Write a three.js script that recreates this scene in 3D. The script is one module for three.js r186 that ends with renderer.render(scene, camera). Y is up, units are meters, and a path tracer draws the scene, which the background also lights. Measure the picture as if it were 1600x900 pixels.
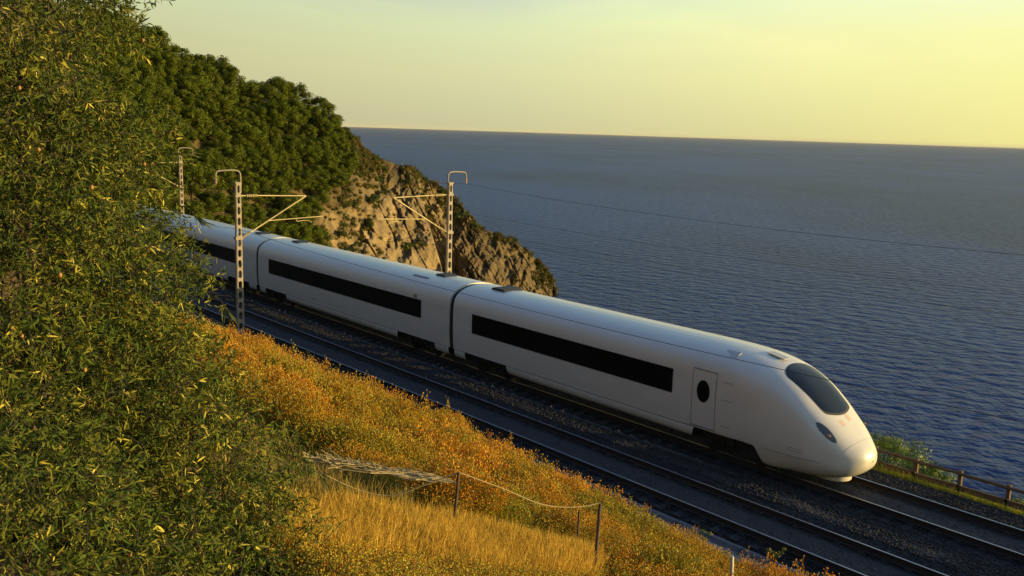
import * as THREE from 'three';
import { mergeGeometries } from 'three/addons/utils/BufferGeometryUtils.js';

// ---------------------------------------------------------------- camera, sky, sun, exposure
const PXF = 1430, ROLL = Math.atan2(33, 1045), PITCH = Math.atan2(245.3 * Math.cos(ROLL), PXF), YAW = 0.72008;
const EYE = new THREE.Vector3(0, 9.66, 23.79);
const scene = new THREE.Scene();
const camera = new THREE.PerspectiveCamera(2 * Math.atan(450 / PXF) * 180 / Math.PI, 16 / 9, 0.1, 90000);
camera.position.copy(EYE);
{
  const f = new THREE.Vector3(-Math.cos(YAW) * Math.cos(PITCH), -Math.sin(PITCH), -Math.sin(YAW) * Math.cos(PITCH));
  camera.lookAt(EYE.clone().add(f)); camera.rotateZ(ROLL); camera.updateMatrixWorld(true);
}
const FWD = new THREE.Vector3(-Math.cos(YAW), 0, -Math.sin(YAW)), RGT = new THREE.Vector3(Math.sin(YAW), 0, -Math.cos(YAW));
const SUN_AZ = 94 * Math.PI / 180, SUN_TAN = 0.084;           // sun beyond the frame's right edge, low over the sea
const SUN = FWD.clone().multiplyScalar(Math.cos(SUN_AZ)).addScaledVector(RGT, Math.sin(SUN_AZ));
SUN.y = SUN_TAN; SUN.normalize();

const EXPOSURE = 1.75;
const s2l = v => (v /= 255, v <= 0.04045 ? v / 12.92 : ((v + 0.055) / 1.055) ** 2.4);
const L = (r, g, b) => [s2l(r), s2l(g), s2l(b)];
const mix = (a, b, t) => a + (b - a) * t;
const clamp = (v, a = 0, b = 1) => Math.min(b, Math.max(a, v));
const smooth = (a, b, v) => { const t = clamp((v - a) / (b - a)); return t * t * (3 - 2 * t); };
function interp(x, xs, ys) {
  if (x <= xs[0]) return ys[0];
  for (let i = 1; i < xs.length; i++) if (x <= xs[i]) return mix(ys[i - 1], ys[i], (x - xs[i - 1]) / (xs[i] - xs[i - 1]));
  return ys[ys.length - 1];
}
function rng(a) { return () => { a |= 0; a = a + 0x6D2B79F5 | 0; let t = Math.imul(a ^ a >>> 15, 1 | a); t = t + Math.imul(t ^ t >>> 7, 61 | t) ^ t; return ((t ^ t >>> 14) >>> 0) / 4294967296; }; }
const hash3 = (x, y, z) => { let h = Math.imul(x, 374761393) ^ Math.imul(y, 668265263) ^ Math.imul(z, 1274126177); h = Math.imul(h ^ h >>> 13, 1274126177); h = Math.imul(h ^ h >>> 15, 0x85ebca6b); return ((h ^ h >>> 16) >>> 0) / 4294967296; };
function vnoise(x, y, z = 0) {
  const X = Math.floor(x), Y = Math.floor(y), Z = Math.floor(z); let u = x - X, v = y - Y, w = z - Z;
  u = u * u * (3 - 2 * u); v = v * v * (3 - 2 * v); w = w * w * (3 - 2 * w);
  const c = (i, j, k) => hash3(X + i, Y + j, Z + k);
  return mix(mix(mix(c(0, 0, 0), c(1, 0, 0), u), mix(c(0, 1, 0), c(1, 1, 0), u), v), mix(mix(c(0, 0, 1), c(1, 0, 1), u), mix(c(0, 1, 1), c(1, 1, 1), u), v), w) * 2 - 1;
}
function fbm(x, y, z = 0, o = 4) { let s = 0, a = 0.5; for (let i = 0; i < o; i++) { s += a * vnoise(x, y, z); x *= 2.03; y *= 2.03; z *= 2.03; a *= 0.5; } return s; }
const ridged = (x, y, z = 0, o = 4) => { let s = 0, a = 0.5; for (let i = 0; i < o; i++) { s += a * (1 - Math.abs(vnoise(x, y, z))); x *= 2.07; y *= 2.07; z *= 2.07; a *= 0.5; } return s; };

{ // the evening sky: warm and pale near the sun's side, blue overhead
  const EL = [0, 3.5, 6, 8.7, 20, 45, 90];
  const COLS = [
    [0, [[255, 236, 150], [255, 246, 160], [255, 250, 175], [252, 250, 205], [212, 226, 222], [132, 168, 212], [84, 124, 192]]],
    [59, [[248, 236, 146], [251, 247, 158], [252, 253, 174], [249, 254, 212], [202, 224, 222], [124, 163, 212], [84, 124, 192]]],
    [77, [[224, 217, 152], [242, 238, 168], [247, 246, 180], [240, 251, 204], [184, 212, 218], [112, 152, 208], [84, 124, 192]]],
    [96, [[203, 199, 157], [219, 219, 168], [222, 229, 180], [202, 233, 198], [158, 194, 210], [100, 140, 202], [84, 124, 192]]],
    [180, [[134, 110, 80], [136, 112, 82], [134, 112, 86], [130, 110, 88], [114, 106, 100], [94, 114, 158], [84, 124, 192]]],
  ].map(([a, c]) => [a, c.map(k => L(...k))]);
  const W = 2048, H = 1024, data = new Float32Array(W * H * 4), sunAz = Math.atan2(SUN.z, SUN.x);
  for (let j = 0; j < H; j++) {
    const el = ((j + 0.5) / H - 0.5) * 180;
    for (let i = 0; i < W; i++) {
      const az = ((i + 0.5) / W - 0.5) * 2 * Math.PI;
      let g = Math.abs(az - sunAz) * 180 / Math.PI; if (g > 180) g = 360 - g;
      let k = 1; while (k < COLS.length - 1 && g > COLS[k][0]) k++;
      const t = clamp((g - COLS[k - 1][0]) / (COLS[k][0] - COLS[k - 1][0]));
      const e = Math.max(el, 0);
      const x = Math.cos(az), z = Math.sin(az);
      const streak = el > 0 ? (fbm(x * 4 + e * 0.08, e * 0.42 + x * 2, z * 4, 5) + 0.6 * fbm(x * 9, e * 1.3 - z * 3, z * 9, 4)) * smooth(2.5, 8, e) * (1 - smooth(25, 60, e)) : 0;
      for (let c = 0; c < 3; c++) {
        const a = interp(e, EL, COLS[k - 1][1].map(q => q[c])), b = interp(e, EL, COLS[k][1].map(q => q[c]));
        const glow = 1 + 2.4 * Math.exp(-g * g / 800) * Math.exp(-e / 14);
        data[(j * W + i) * 4 + c] = mix(a, b, t) / EXPOSURE * glow * (1 + Math.max(0, streak) * [0.16, 0.13, 0.0][c]);
      }
      if (el < 0) [0.56, 0.50, 0.29].forEach((v, c) => { data[(j * W + i) * 4 + c] = v / EXPOSURE; });
      data[(j * W + i) * 4 + 3] = 1;
    }
  }
  const sky = new THREE.DataTexture(data, W, H, THREE.RGBAFormat, THREE.FloatType);
  sky.mapping = THREE.EquirectangularReflectionMapping; sky.magFilter = THREE.LinearFilter; sky.minFilter = THREE.LinearFilter; sky.needsUpdate = true;
  scene.background = sky; scene.environment = sky;
}
const sun = new THREE.DirectionalLight(new THREE.Color().setRGB(1, 0.73, 0.29), 5.0);
sun.position.copy(SUN).multiplyScalar(400).add(new THREE.Vector3(-60, 0, 0)); sun.target.position.set(-60, 0, 0);
sun.castShadow = true; sun.shadow.camera.left = -200; sun.shadow.camera.right = 200; sun.shadow.camera.top = 120; sun.shadow.camera.bottom = -120; sun.shadow.camera.far = 900; sun.shadow.mapSize.set(4096, 4096);
scene.add(sun, sun.target);
const renderer = new THREE.WebGLRenderer({ antialias: true });
renderer.toneMapping = THREE.LinearToneMapping; renderer.toneMappingExposure = EXPOSURE; renderer.shadowMap.enabled = true;

// ---------------------------------------------------------------- helpers
const V = (x, y, z) => new THREE.Vector3(x, y, z);
function rayOf(px, py) { // direction through a pixel of the 1600 x 900 photograph
  const u = px - 800, v = 450 - py, x = u * Math.cos(ROLL) - v * Math.sin(ROLL), y = u * Math.sin(ROLL) + v * Math.cos(ROLL);
  const dy = y * Math.cos(PITCH) - PXF * Math.sin(PITCH), b = -(y * Math.sin(PITCH) + PXF * Math.cos(PITCH));
  return V(x * Math.sin(YAW) + b * Math.cos(YAW), dy, -x * Math.cos(YAW) + b * Math.sin(YAW)).multiplyScalar(1 / PXF);
}
const onZ = (px, py, z) => { const r = rayOf(px, py); return EYE.clone().addScaledVector(r, (z - EYE.z) / r.z); };
const onX = (px, py, x) => { const r = rayOf(px, py); return EYE.clone().addScaledVector(r, (x - EYE.x) / r.x); };
const onD = (px, py, d) => { const r = rayOf(px, py); return EYE.clone().addScaledVector(r, d / Math.hypot(r.x, r.z)); };
function proj(p) {
  const q = p.clone().sub(EYE), r = q.x * Math.sin(YAW) - q.z * Math.cos(YAW), b = q.x * Math.cos(YAW) + q.z * Math.sin(YAW);
  const yy = q.y * Math.cos(PITCH) - b * Math.sin(PITCH), ff = -q.y * Math.sin(PITCH) - b * Math.cos(PITCH);
  if (ff < 0.2) return null;
  const xs = r / ff * PXF, ys = yy / ff * PXF;
  return [800 + xs * Math.cos(ROLL) + ys * Math.sin(ROLL), 450 - (-xs * Math.sin(ROLL) + ys * Math.cos(ROLL)), ff];
}
function inPoly(x, y, P) { let c = false; for (let i = 0, j = P.length - 1; i < P.length; j = i++) if ((P[i][1] > y) !== (P[j][1] > y) && x < (P[j][0] - P[i][0]) * (y - P[i][1]) / (P[j][1] - P[i][1]) + P[i][0]) c = !c; return c; }

const usedNames = {};
function numbered(n) { const k = usedNames[n] = (usedNames[n] ?? -1) + 1; return k ? `${n}_${String(k).padStart(3, '0')}` : n; }
function shadows(o) { o.traverse(c => { if (c.isMesh) { c.castShadow = true; c.receiveShadow = true; } }); return o; }
function tag(o, label, category, group, kind) { if (label) o.userData.label = label; if (category) o.userData.category = category; if (group) o.userData.group = group; if (kind) o.userData.kind = kind; return o; }
function thing(name, label, category, pos = [0, 0, 0], group) { const g = new THREE.Group(); g.name = numbered(name); g.position.set(...pos); scene.add(g); return tag(g, label, category, group); }
function part(name, geo, m, parent) { const o = new THREE.Mesh(geo, m); o.name = name; o.castShadow = o.receiveShadow = true; parent.add(o); return o; }
function solo(name, geo, m, label, category, group, kind) { const o = new THREE.Mesh(geo, m); o.name = numbered(name); o.castShadow = o.receiveShadow = true; scene.add(o); return tag(o, label, category, group, kind); }
function copyOf(src, label) { const c = src.clone(); c.name = numbered(src.name.replace(/_\d{3}$/, '')); c.userData = { ...src.userData }; if (label) c.userData.label = label; scene.add(c); return c; }

class MB { // collects triangles with colour and uv
  constructor() { this.p = []; this.c = []; this.u = []; this.n = []; this.i = []; this.useN = false; }
  v(x, y, z, c = [1, 1, 1], u = 0, w = 0, n) { this.p.push(x, y, z); this.c.push(...c); this.u.push(u, w); if (n) { this.useN = true; this.n.push(...n); } return this.p.length / 3 - 1; }
  tri(a, b, c) { this.i.push(a, b, c); }
  quad(a, b, c, d) { this.i.push(a, b, c, a, c, d); }
  geo(flat = false) {
    let g = new THREE.BufferGeometry();
    g.setAttribute('position', new THREE.Float32BufferAttribute(this.p, 3)); g.setAttribute('color', new THREE.Float32BufferAttribute(this.c, 3)); g.setAttribute('uv', new THREE.Float32BufferAttribute(this.u, 2));
    if (this.useN) g.setAttribute('normal', new THREE.Float32BufferAttribute(this.n, 3));
    g.setIndex(this.i);
    if (flat) { g = g.toNonIndexed(); }
    if (!this.useN) g.computeVertexNormals();
    return g;
  }
}
function box(w, h, d, x = 0, y = 0, z = 0) { const g = new THREE.BoxGeometry(w, h, d); g.translate(x, y, z); return g; }
function tube(pts, r, seg = 8, n) { const c = pts.length > 2 ? new THREE.CatmullRomCurve3(pts, false, 'centripetal') : new THREE.LineCurve3(pts[0], pts[1]); return new THREE.TubeGeometry(c, n ?? Math.max(1, (pts.length - 1) * 6), r, seg, false); }
function rod(a, b, r, seg = 8, r2 = r) { const d = b.clone().sub(a), g = new THREE.CylinderGeometry(r2, r, d.length(), seg); g.translate(0, d.length() / 2, 0); g.applyQuaternion(new THREE.Quaternion().setFromUnitVectors(V(0, 1, 0), d.normalize())); g.translate(a.x, a.y, a.z); return g; }
function tex(w, h, fn, srgb) { const d = new Uint8Array(w * h * 4); for (let j = 0; j < h; j++) for (let i = 0; i < w; i++) { const c = fn(i / w, j / h, i, j); for (let k = 0; k < 3; k++) d[(j * w + i) * 4 + k] = clamp(c[k] ?? c[0]) * 255; d[(j * w + i) * 4 + 3] = 255; } const t = new THREE.DataTexture(d, w, h); t.wrapS = t.wrapT = THREE.RepeatWrapping; t.magFilter = THREE.LinearFilter; if (srgb) t.colorSpace = THREE.SRGBColorSpace; t.needsUpdate = true; return t; }
const tileNoise = (u, v, f, seed, o = 4) => { let s = 0, a = 0.5; for (let k = 0; k < o; k++) { const F = f << k, x = u * F, y = v * F, X = Math.floor(x), Y = Math.floor(y); let p = x - X, q = y - Y; p = p * p * (3 - 2 * p); q = q * q * (3 - 2 * q); const c = (i, j) => hash3((X + i) % F, (Y + j) % F, seed + k); s += a * (mix(mix(c(0, 0), c(1, 0), p), mix(c(0, 1), c(1, 1), p), q) * 2 - 1); a *= 0.5; } return s; };
function mat(o) { const m = new THREE.MeshPhysicalMaterial({ roughness: 0.8, side: THREE.DoubleSide, ...o }); return m; }
const rgb = (r, g, b) => new THREE.Color().setRGB(r, g, b);
const grit = tex(256, 256, (u, v) => { const n = 0.5 + 0.9 * tileNoise(u, v, 16, 3, 4); return [n, n, n]; });
const faint = tex(256, 256, (u, v) => { const n = 0.93 + 0.07 * tileNoise(u, v, 4, 19, 5); return [n, n, n]; });
const tone = tex(256, 256, (u, v) => { const n = 0.85 + 0.3 * tileNoise(u, v, 4, 9, 5); return [n, n, n]; });
const M = {
  vc: mat({ vertexColors: true, roughness: 0.95 }),
  leaf: mat({ vertexColors: true, roughness: 0.85, transmission: 0.22, thickness: 0, specularIntensity: 0.4 }),
  pine: mat({ vertexColors: true, roughness: 1, transmission: 0.25, thickness: 0, specularIntensity: 0.1 }),
  dry: mat({ vertexColors: true, roughness: 0.95, transmission: 0.45, thickness: 0, specularIntensity: 0.15 }),
  rock: mat({ vertexColors: true, roughness: 0.95, bumpMap: grit, bumpScale: 0.25 }),
  soil: mat({ vertexColors: true, roughness: 1, bumpMap: grit, bumpScale: 0.03 }),
  ballast: mat({ vertexColors: true, roughness: 0.95, bumpMap: grit, bumpScale: 0.06 }),
  stone: mat({ vertexColors: true, roughness: 0.95 }),
  concrete: mat({ color: rgb(0.12, 0.12, 0.118), roughness: 0.9, map: tone, bumpMap: grit, bumpScale: 0.004 }),
  sleeper: mat({ color: rgb(0.020, 0.0185, 0.019), roughness: 0.95, map: tone }),
  rust: mat({ color: rgb(0.020, 0.015, 0.012), roughness: 0.9 }),
  steel: mat({ color: rgb(0.34, 0.34, 0.36), roughness: 0.5, metalness: 1 }),
  paint: mat({ color: rgb(0.56, 0.52, 0.445), roughness: 0.42, map: faint, clearcoat: 0.6, clearcoatRoughness: 0.22 }),
  darkTrim: mat({ color: rgb(0.02, 0.02, 0.022), roughness: 0.7 }),
  seam: mat({ color: rgb(0.20, 0.19, 0.18), roughness: 0.7 }),
  glass: mat({ color: rgb(0.006, 0.0055, 0.005), roughness: 0.15, specularIntensity: 0.45 }),
  shield: mat({ color: rgb(0.008, 0.010, 0.014), roughness: 0.06, specularIntensity: 0.55 }),
  under: mat({ color: rgb(0.012, 0.012, 0.012), roughness: 0.8 }),
  mast: mat({ color: rgb(0.25, 0.20, 0.14), roughness: 0.65, map: tone }),
  arm: mat({ color: rgb(0.50, 0.38, 0.16), roughness: 0.55, map: tone }),
  ceramic: mat({ color: rgb(0.30, 0.17, 0.10), roughness: 0.3 }),
  wire: mat({ color: rgb(0.07, 0.06, 0.05), roughness: 0.6 }),
  fence: mat({ color: rgb(0.13, 0.075, 0.035), roughness: 0.9, map: tone, bumpMap: grit, bumpScale: 0.01 }),
  post: mat({ color: rgb(0.07, 0.045, 0.03), roughness: 0.9, bumpMap: grit, bumpScale: 0.01 }),
  palePost: mat({ color: rgb(0.5, 0.46, 0.38), roughness: 0.85, map: tone }),
  wood: mat({ color: rgb(0.16, 0.12, 0.085), roughness: 0.95, bumpMap: grit, bumpScale: 0.02 }),
  straw: mat({ color: rgb(0.36, 0.28, 0.13), roughness: 0.9 }),
  bark: mat({ color: rgb(0.07, 0.05, 0.03), roughness: 1, bumpMap: grit, bumpScale: 0.02 }),
  pod: mat({ color: rgb(0.28, 0.14, 0.03), roughness: 0.7 }),
  headlight: mat({ color: rgb(0.06, 0.06, 0.065), roughness: 0.1 }),
  hatch: mat({ color: rgb(0.40, 0.38, 0.34), roughness: 0.5 }),
  marking: mat({ color: rgb(0.52, 0.38, 0.28), roughness: 0.5 }),
  sunlitSleeper: mat({ color: rgb(0.07, 0.063, 0.055), roughness: 0.95, map: tone }),  // lighter copy for far-track sleepers under the train, imitating sunlight on them
  lamp: mat({ color: rgb(0.55, 0.30, 0.14), roughness: 0.3 }),
};


// ---------------------------------------------------------------- the ground
const SEA_Y = -38, PITCH_TRACK = 4.107, GAUGE = 1.505;
function groundY(x, z) {
  const zz = z + 0.35 * vnoise(x * 0.21, z * 0.2, 4);
  let y = z > 5.2 ? interp(z > 6.6 ? zz : z, [5.2, 6.5, 7.3, 10.4, 14, 23.8, 60], [-0.36, -0.40, -0.05, 1.5, 3.0, 8.0, 22])
    : interp(z, [-140, -58, -30, -14, -6, -4.2, -3.4, -2.9, -2.4, 5.2], [-44, -42, -24, -10.5, -2.4, -1.05, -0.72, -0.52, -0.34, -0.36]);
  if (z > 6.6) y += 0.12 * fbm(x * 0.7, z * 0.7, 0, 3);
  if (z < -3) y += 0.03 * fbm(x * 1.5, z * 1.5, 6, 3); if (z < -4) y += 0.3 * smooth(-4, -8, z) * fbm(x * 0.3, z * 0.3, 2, 4) * 3;
  return y;
}
{
  const b = new MB(), xs = [], zs = [];
  for (let x = -260; x < -60; x += 5) xs.push(x); for (let x = -60; x < 6; x += 0.5) xs.push(x); for (let x = 6; x <= 90; x += 4) xs.push(x);
  for (let z = -120; z < -16; z += 5) zs.push(z); for (let z = -16; z < 30; z += 0.4) zs.push(z); for (let z = 30; z <= 80; z += 5) zs.push(z);
  for (const z of zs) for (const x of xs) {
    const n = fbm(x * 0.5, z * 0.5, 7, 4), far = z < -2;
    b.v(x, groundY(x, z), z, far ? [0.12 + n * 0.05, 0.095 + n * 0.04, 0.045 + n * 0.02] : [0.10 + n * 0.06, 0.062 + n * 0.04, 0.022 + n * 0.015], x, z);
  }
  const w = xs.length;
  for (let j = 0; j < zs.length - 1; j++) for (let i = 0; i < w - 1; i++) { const a = j * w + i; b.quad(a, a + w, a + w + 1, a + 1); }
  solo('ground', b.geo(), M.soil, 'dry earth bank sloping down beside the railway to the sea', 'ground', null, 'structure');
}
// ---------------------------------------------------------------- the sea
{
  const N = 1024, H = new Float32Array(N * N), R = rng(5), waves = [];
  // a tile of wind waves, sums of sinusoids that fit the tile
  for (let k = 0; k < 260; k++) {
    const len = 0.8 * Math.pow(11, Math.pow(R(), 1.15)), f = 1 / len, dir = 0.3 + (R() + R() - 1) * 1.9, T = 90;
    const kx = Math.round(Math.cos(dir) * f * T), ky = Math.round(Math.sin(dir) * f * T);
    if (!kx && !ky) continue;
    waves.push([kx, ky, len * 0.0032 * (0.4 + 1.2 * R()), R() * 6.283]);
  }
  const S = new Float32Array(N), C = new Float32Array(N);
  for (let i = 0; i < N; i++) { S[i] = Math.sin(i / N * 2 * Math.PI); C[i] = Math.cos(i / N * 2 * Math.PI); }
  for (const [kx, ky, a, ph] of waves) {
    const cp = Math.cos(ph) * a, sp = Math.sin(ph) * a;
    for (let j = 0; j < N; j++) for (let i = 0; i < N; i++) { const q = ((kx * i + ky * j) % N + N) % N; H[j * N + i] += S[q] * cp + C[q] * sp; }
  }
  for (let j = 0; j < N; j++) for (let i = 0; i < N; i++) H[j * N + i] += 0.10 * tileNoise(i / N, j / N, 24, 21, 5);
  const step = 90 / N;
  const normals = tex(N, N, (u, v, i, j) => {
    const dx = (H[j * N + (i + 1) % N] - H[j * N + (i + N - 1) % N]) / (2 * step), dy = (H[((j + 1) % N) * N + i] - H[((j + N - 1) % N) * N + i]) / (2 * step);
    const l = 1 / Math.hypot(dx, dy, 1); return [0.5 - dx * l / 2, 0.5 - dy * l / 2, 0.5 + l / 2];
  });
  const patches = tex(512, 512, (u, v) => { const n = 0.5 + 0.75 * tileNoise(u, v, 6, 77, 6); return [n, n, n]; });
  patches.repeat.set(90 / 1900, 90 / 700);
  const waterColor = tex(512, 512, (u, v) => { const n = 0.8 + 0.6 * tileNoise(u, v, 6, 77, 7); return [n, n, n]; });
  waterColor.repeat.set(90 / 1900, 90 / 700);
  const m = mat({ color: rgb(0.026, 0.054, 0.140), roughness: 0.40, ior: 1.33, specularIntensity: 0.13, normalMap: normals, map: waterColor, bumpMap: patches, bumpScale: 0 });
  delete m.bumpMap; m.bumpMap = null;
  m.normalScale.set(1.0, 1.0);
  const b = new MB(), ax = [], rot = 0.5;
  const cs = [-1, 1];
  for (let i = -28; i <= 28; i++) ax.push(Math.sign(i) * (Math.abs(i) < 20 ? Math.abs(i) * 60 : 1200 * Math.pow(1.55, Math.abs(i) - 20)));
  ax.forEach(z => ax.forEach(x => { b.v(x, SEA_Y, z, [1, 1, 1], (x * Math.cos(rot) + z * Math.sin(rot)) / 90, (-x * Math.sin(rot) + z * Math.cos(rot)) / 90); }));
  const w = ax.length;
  for (let j = 0; j < w - 1; j++) for (let i = 0; i < w - 1; i++) { const a = j * w + i; b.quad(a, a + w, a + w + 1, a + 1); }
  solo('sea', b.geo(), m, 'open blue sea with small wind waves reaching the horizon', 'sea', null, 'structure');
}
// ---------------------------------------------------------------- the headland
const COLS = [ // ridge pixel and distance, foot pixel and distance
  [-150, -150, 185, -150, 330, 120], [60, -15, 188, 60, 360, 125], [180, 62, 190, 180, 390, 130], [260, 106, 194, 260, 400, 140], [330, 134, 198, 330, 410, 150], [400, 160, 203, 400, 420, 162],
  [480, 178, 208, 470, 430, 172], [545, 206, 214, 520, 440, 180], [576, 240, 220, 560, 455, 188], [610, 251, 226, 640, 470, 199], [640, 264, 231, 706, 480, 212], [655, 271, 241, 690, 482, 243],
  [694, 296, 247, 716, 490, 242], [722, 322, 248, 728, 490, 239], [748, 356, 250, 748, 490, 238], [800, 374, 257, 800, 495, 247], [842, 408, 262, 836, 500, 254], [862, 432, 265, 856, 505, 259], [876, 486, 268, 870, 520, 266],
].map(c => [onD(c[0], c[1], c[2]), onD(c[3], c[4], c[5]), c[0]]);
const NC = COLS.length - 1;
function hillBase(s, t) { // s: 0..NC along the ridge, t: 0 ridge .. 1 foot
  const i = Math.min(NC - 1, Math.floor(s)), f = s - i, R = COLS[i][0].clone().lerp(COLS[i + 1][0], f), F = COLS[i][1].clone().lerp(COLS[i + 1][1], f);
  const p = R.clone().lerp(F, t), rocky = smooth(7.2, 9, s);
  p.y += Math.sin(Math.PI * t) * mix(3.0, 2.2, rocky) ;
  return p;
}
function hillPoint(s, t) {
  const p = hillBase(s, t), rocky = smooth(6.8, 9, s + 2 * smooth(0.45, 0.8, t) * smooth(5.5, 7, s));
  const out = V(0.62, 0.42, 0.62);
  const edge = smooth(0, 0.08, t) * 0.65 + 0.35;
  const along = p.x * 0.66 - p.z * 0.75, up = p.y;
  const gully = ridged(along * 0.10 + up * 0.035, up * 0.022, 3, 4) - 0.62;
  const crag = fbm(along * 0.35, up * 0.22, p.z * 0.1, 5), ledge = ridged(along * 0.6 + up * 0.4, up * 0.3, 8, 3) - 0.6, chip = ridged(along * 1.3 + up * 0.5, up * 0.7, p.z * 0.3, 3) - 0.6, rib = ridged(along * 0.3 - up * 0.12, up * 0.05, 21, 3) - 0.6;
  const cr = Math.abs(vnoise(along * 0.42 + up * 0.25, up * 0.10, 31)), cr2 = Math.abs(vnoise(along * 0.9 - up * 0.5, up * 0.35, 47)), crack = -(1 - smooth(0, 0.13, cr)) * 1.3 - (1 - smooth(0, 0.14, cr2)) * 0.6;
  p.addScaledVector(out, edge * (rocky * (crack + gully * 7.0 + rib * 4.0 + crag * 3.2 + ledge * 2.2 + chip * 1.7) + (1 - rocky) * fbm(along * 0.08, up * 0.08, 1, 3) * 2));
  return p;
}
{
  const b = new MB(), NS = 440, NT = 200, BACK = 10, w = NT + BACK + 1;
  for (let i = 0; i <= NS; i++) {
    const s = i < 60 ? i / 60 * 6 : 6 + (i - 60) / (NS - 60) * (NC - 6);
    for (let j = 0; j < w; j++) {
      let p, t = (j - BACK) / NT;
      if (j < BACK) { const r = hillPoint(s, 0), k = 1 - j / BACK, away = r.clone().sub(EYE).setY(0).normalize(); p = r.clone().addScaledVector(away, 70 * k); p.y = mix(r.y, SEA_Y - 6, k * (0.7 + 0.3 * k)); t = 0; }
      else p = hillPoint(s, t);
      const rocky = smooth(6.8, 9, s + 2 * smooth(0.45, 0.8, t) * smooth(5.5, 7, s));
      const n = fbm(p.x * 0.15, p.y * 0.15, p.z * 0.15, 5), n2 = fbm(p.x * 0.6, p.y * 0.6, p.z * 0.6, 4);
      const rock = [0.24 + n * 0.12 + n2 * 0.17, 0.165 + n * 0.085 + n2 * 0.115, 0.070 + n * 0.03 + n2 * 0.05];
      const scrub = [0.10 + n2 * 0.06, 0.068 + n2 * 0.04, 0.018 + n2 * 0.012];
      const k = clamp(rocky - 1.5 * Math.max(0, smooth(0.32, 0.02, t + n * 0.4) * 0.66) - 0.5 * smooth(0.1, 0.4, n));
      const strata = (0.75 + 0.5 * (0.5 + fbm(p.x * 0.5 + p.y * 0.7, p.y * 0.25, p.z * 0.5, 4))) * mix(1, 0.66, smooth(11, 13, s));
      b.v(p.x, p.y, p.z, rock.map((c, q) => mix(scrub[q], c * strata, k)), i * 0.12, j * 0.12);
    }
  }
  for (let i = 0; i < NS; i++) for (let j = 0; j < w - 1; j++) { const a = i * w + j; b.quad(a, a + 1, a + w + 1, a + w); }
  solo('headland_hill', b.geo(), M.rock, 'wooded headland with a bare tan rock cliff falling into the sea', 'hill', null, 'structure');
}
// ---------------------------------------------------------------- ballast, drain, tracks
{
  const b = new MB(), zs = [-3.05, -2.7, -2.45];
  for (let z = -2.3; z < 1.29; z += 0.15) zs.push(z); for (let z = 1.3; z < 1.99; z += 0.06) zs.push(z); for (let z = 2.05; z <= 5.21; z += 0.15) zs.push(z);
  zs.push(5.35, 5.5);
  const nx = 1100, x0 = -110, x1 = 30;
  const bedTone = (z, k, x) => { let o = 0; for (const c of [0, PITCH_TRACK]) for (const q of [-1, 1]) o = Math.max(o, smooth(0.34, 0.20, Math.abs(z - c - q * GAUGE / 2 - 0.05))); const mid = Math.max(...[0, PITCH_TRACK].map(c => smooth(0.6, 0.4, Math.abs(z - c)))); const sh = Math.exp(-(((z - 1.62) / 0.10) ** 2)) * smooth(-14, -18, x), v = (mix(mix(0.017, 0.030, mid), 0.005, o) + 0.06 * sh + 0.010 * Math.exp(-(((z - 2.25) / 0.35) ** 2))) * k; return [v * 1.06, v * 0.98, v * 0.96]; };  // darker beside rails; shoulder and mid ridge lightened to imitate sun streaks
  const yAt = z => interp(z, [-3.05, -2.45, -2.2, 5.2, 5.5], [-0.75, -0.33, -0.205, -0.205, -0.33]);
  for (let i = 0; i <= nx; i++) for (const z of zs) {
    const x = mix(x0, x1, i / nx);
    let y = yAt(z) + 0.018 * fbm(x * 3, z * 3, 0, 3); if (Math.abs(z) < 0.68 || Math.abs(z - PITCH_TRACK) < 0.68) y += 0.027; else if (x < -16 && z > 0.9 && z < 1.45) y -= 0.02;
    y += 0.14 * Math.exp(-(((z - 1.62) / 0.12) ** 2)) * (0.45 + 0.55 * Math.sin(x / 0.6 * 6.2832) * Math.sin(x * 0.9)) * smooth(-13, -17, x);
    if (z > 1.7 && z < 2.7) y += 0.05 * smooth(1.5, 2.1, z) * smooth(2.75, 2.3, z) * (1 + fbm(x * 0.8, z * 1.2, 5, 3));
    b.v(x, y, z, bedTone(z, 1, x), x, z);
  }
  const w = zs.length;
  for (let i = 0; i < nx; i++) for (let j = 0; j < w - 1; j++) { const a = i * w + j; b.quad(a, a + 1, a + w + 1, a + w); }
  solo('ballast_bed', b.geo(), M.ballast, 'dark stone ballast bed under both railway tracks', 'ballast', null, 'structure');
  // loose stones on it, as far as they can be told from texture
  const st = new THREE.IcosahedronGeometry(1, 0), R = rng(77); const pos = st.attributes.position;
  const seen = {};
  for (let i = 0; i < pos.count; i++) { const k = [pos.getX(i), pos.getY(i), pos.getZ(i)].map(q => q.toFixed(2)).join(); const f = seen[k] ??= 0.75 + 0.5 * R(); pos.setXYZ(i, pos.getX(i) * f, pos.getY(i) * f * 0.8, pos.getZ(i) * f); }
  st.computeVertexNormals();
  const C = 90000, im = new THREE.InstancedMesh(st, mat({ color: rgb(1, 1, 1), roughness: 0.95 }), C), o = new THREE.Object3D(), col = new THREE.Color();
  for (let k = 0; k < C; k++) {
    const x = -2 - 48 * Math.pow(R(), 1.5), z = mix(-2.7, 5.45, R());
    o.position.set(x, yAt(z) + 0.012 + (z > 1.7 && z < 2.6 ? 0.05 : 0), z); o.rotation.set(R() * 6, R() * 6, R() * 6); o.scale.setScalar(0.016 + 0.022 * R()); o.updateMatrix(); im.setMatrixAt(k, o.matrix);
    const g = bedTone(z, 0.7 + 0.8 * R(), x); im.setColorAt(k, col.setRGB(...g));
  }
  im.name = 'gravel'; im.castShadow = im.receiveShadow = true; scene.add(im);
  tag(im, 'loose dark grey ballast stones lying between the rails', 'gravel', null, 'stuff');
}
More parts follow.
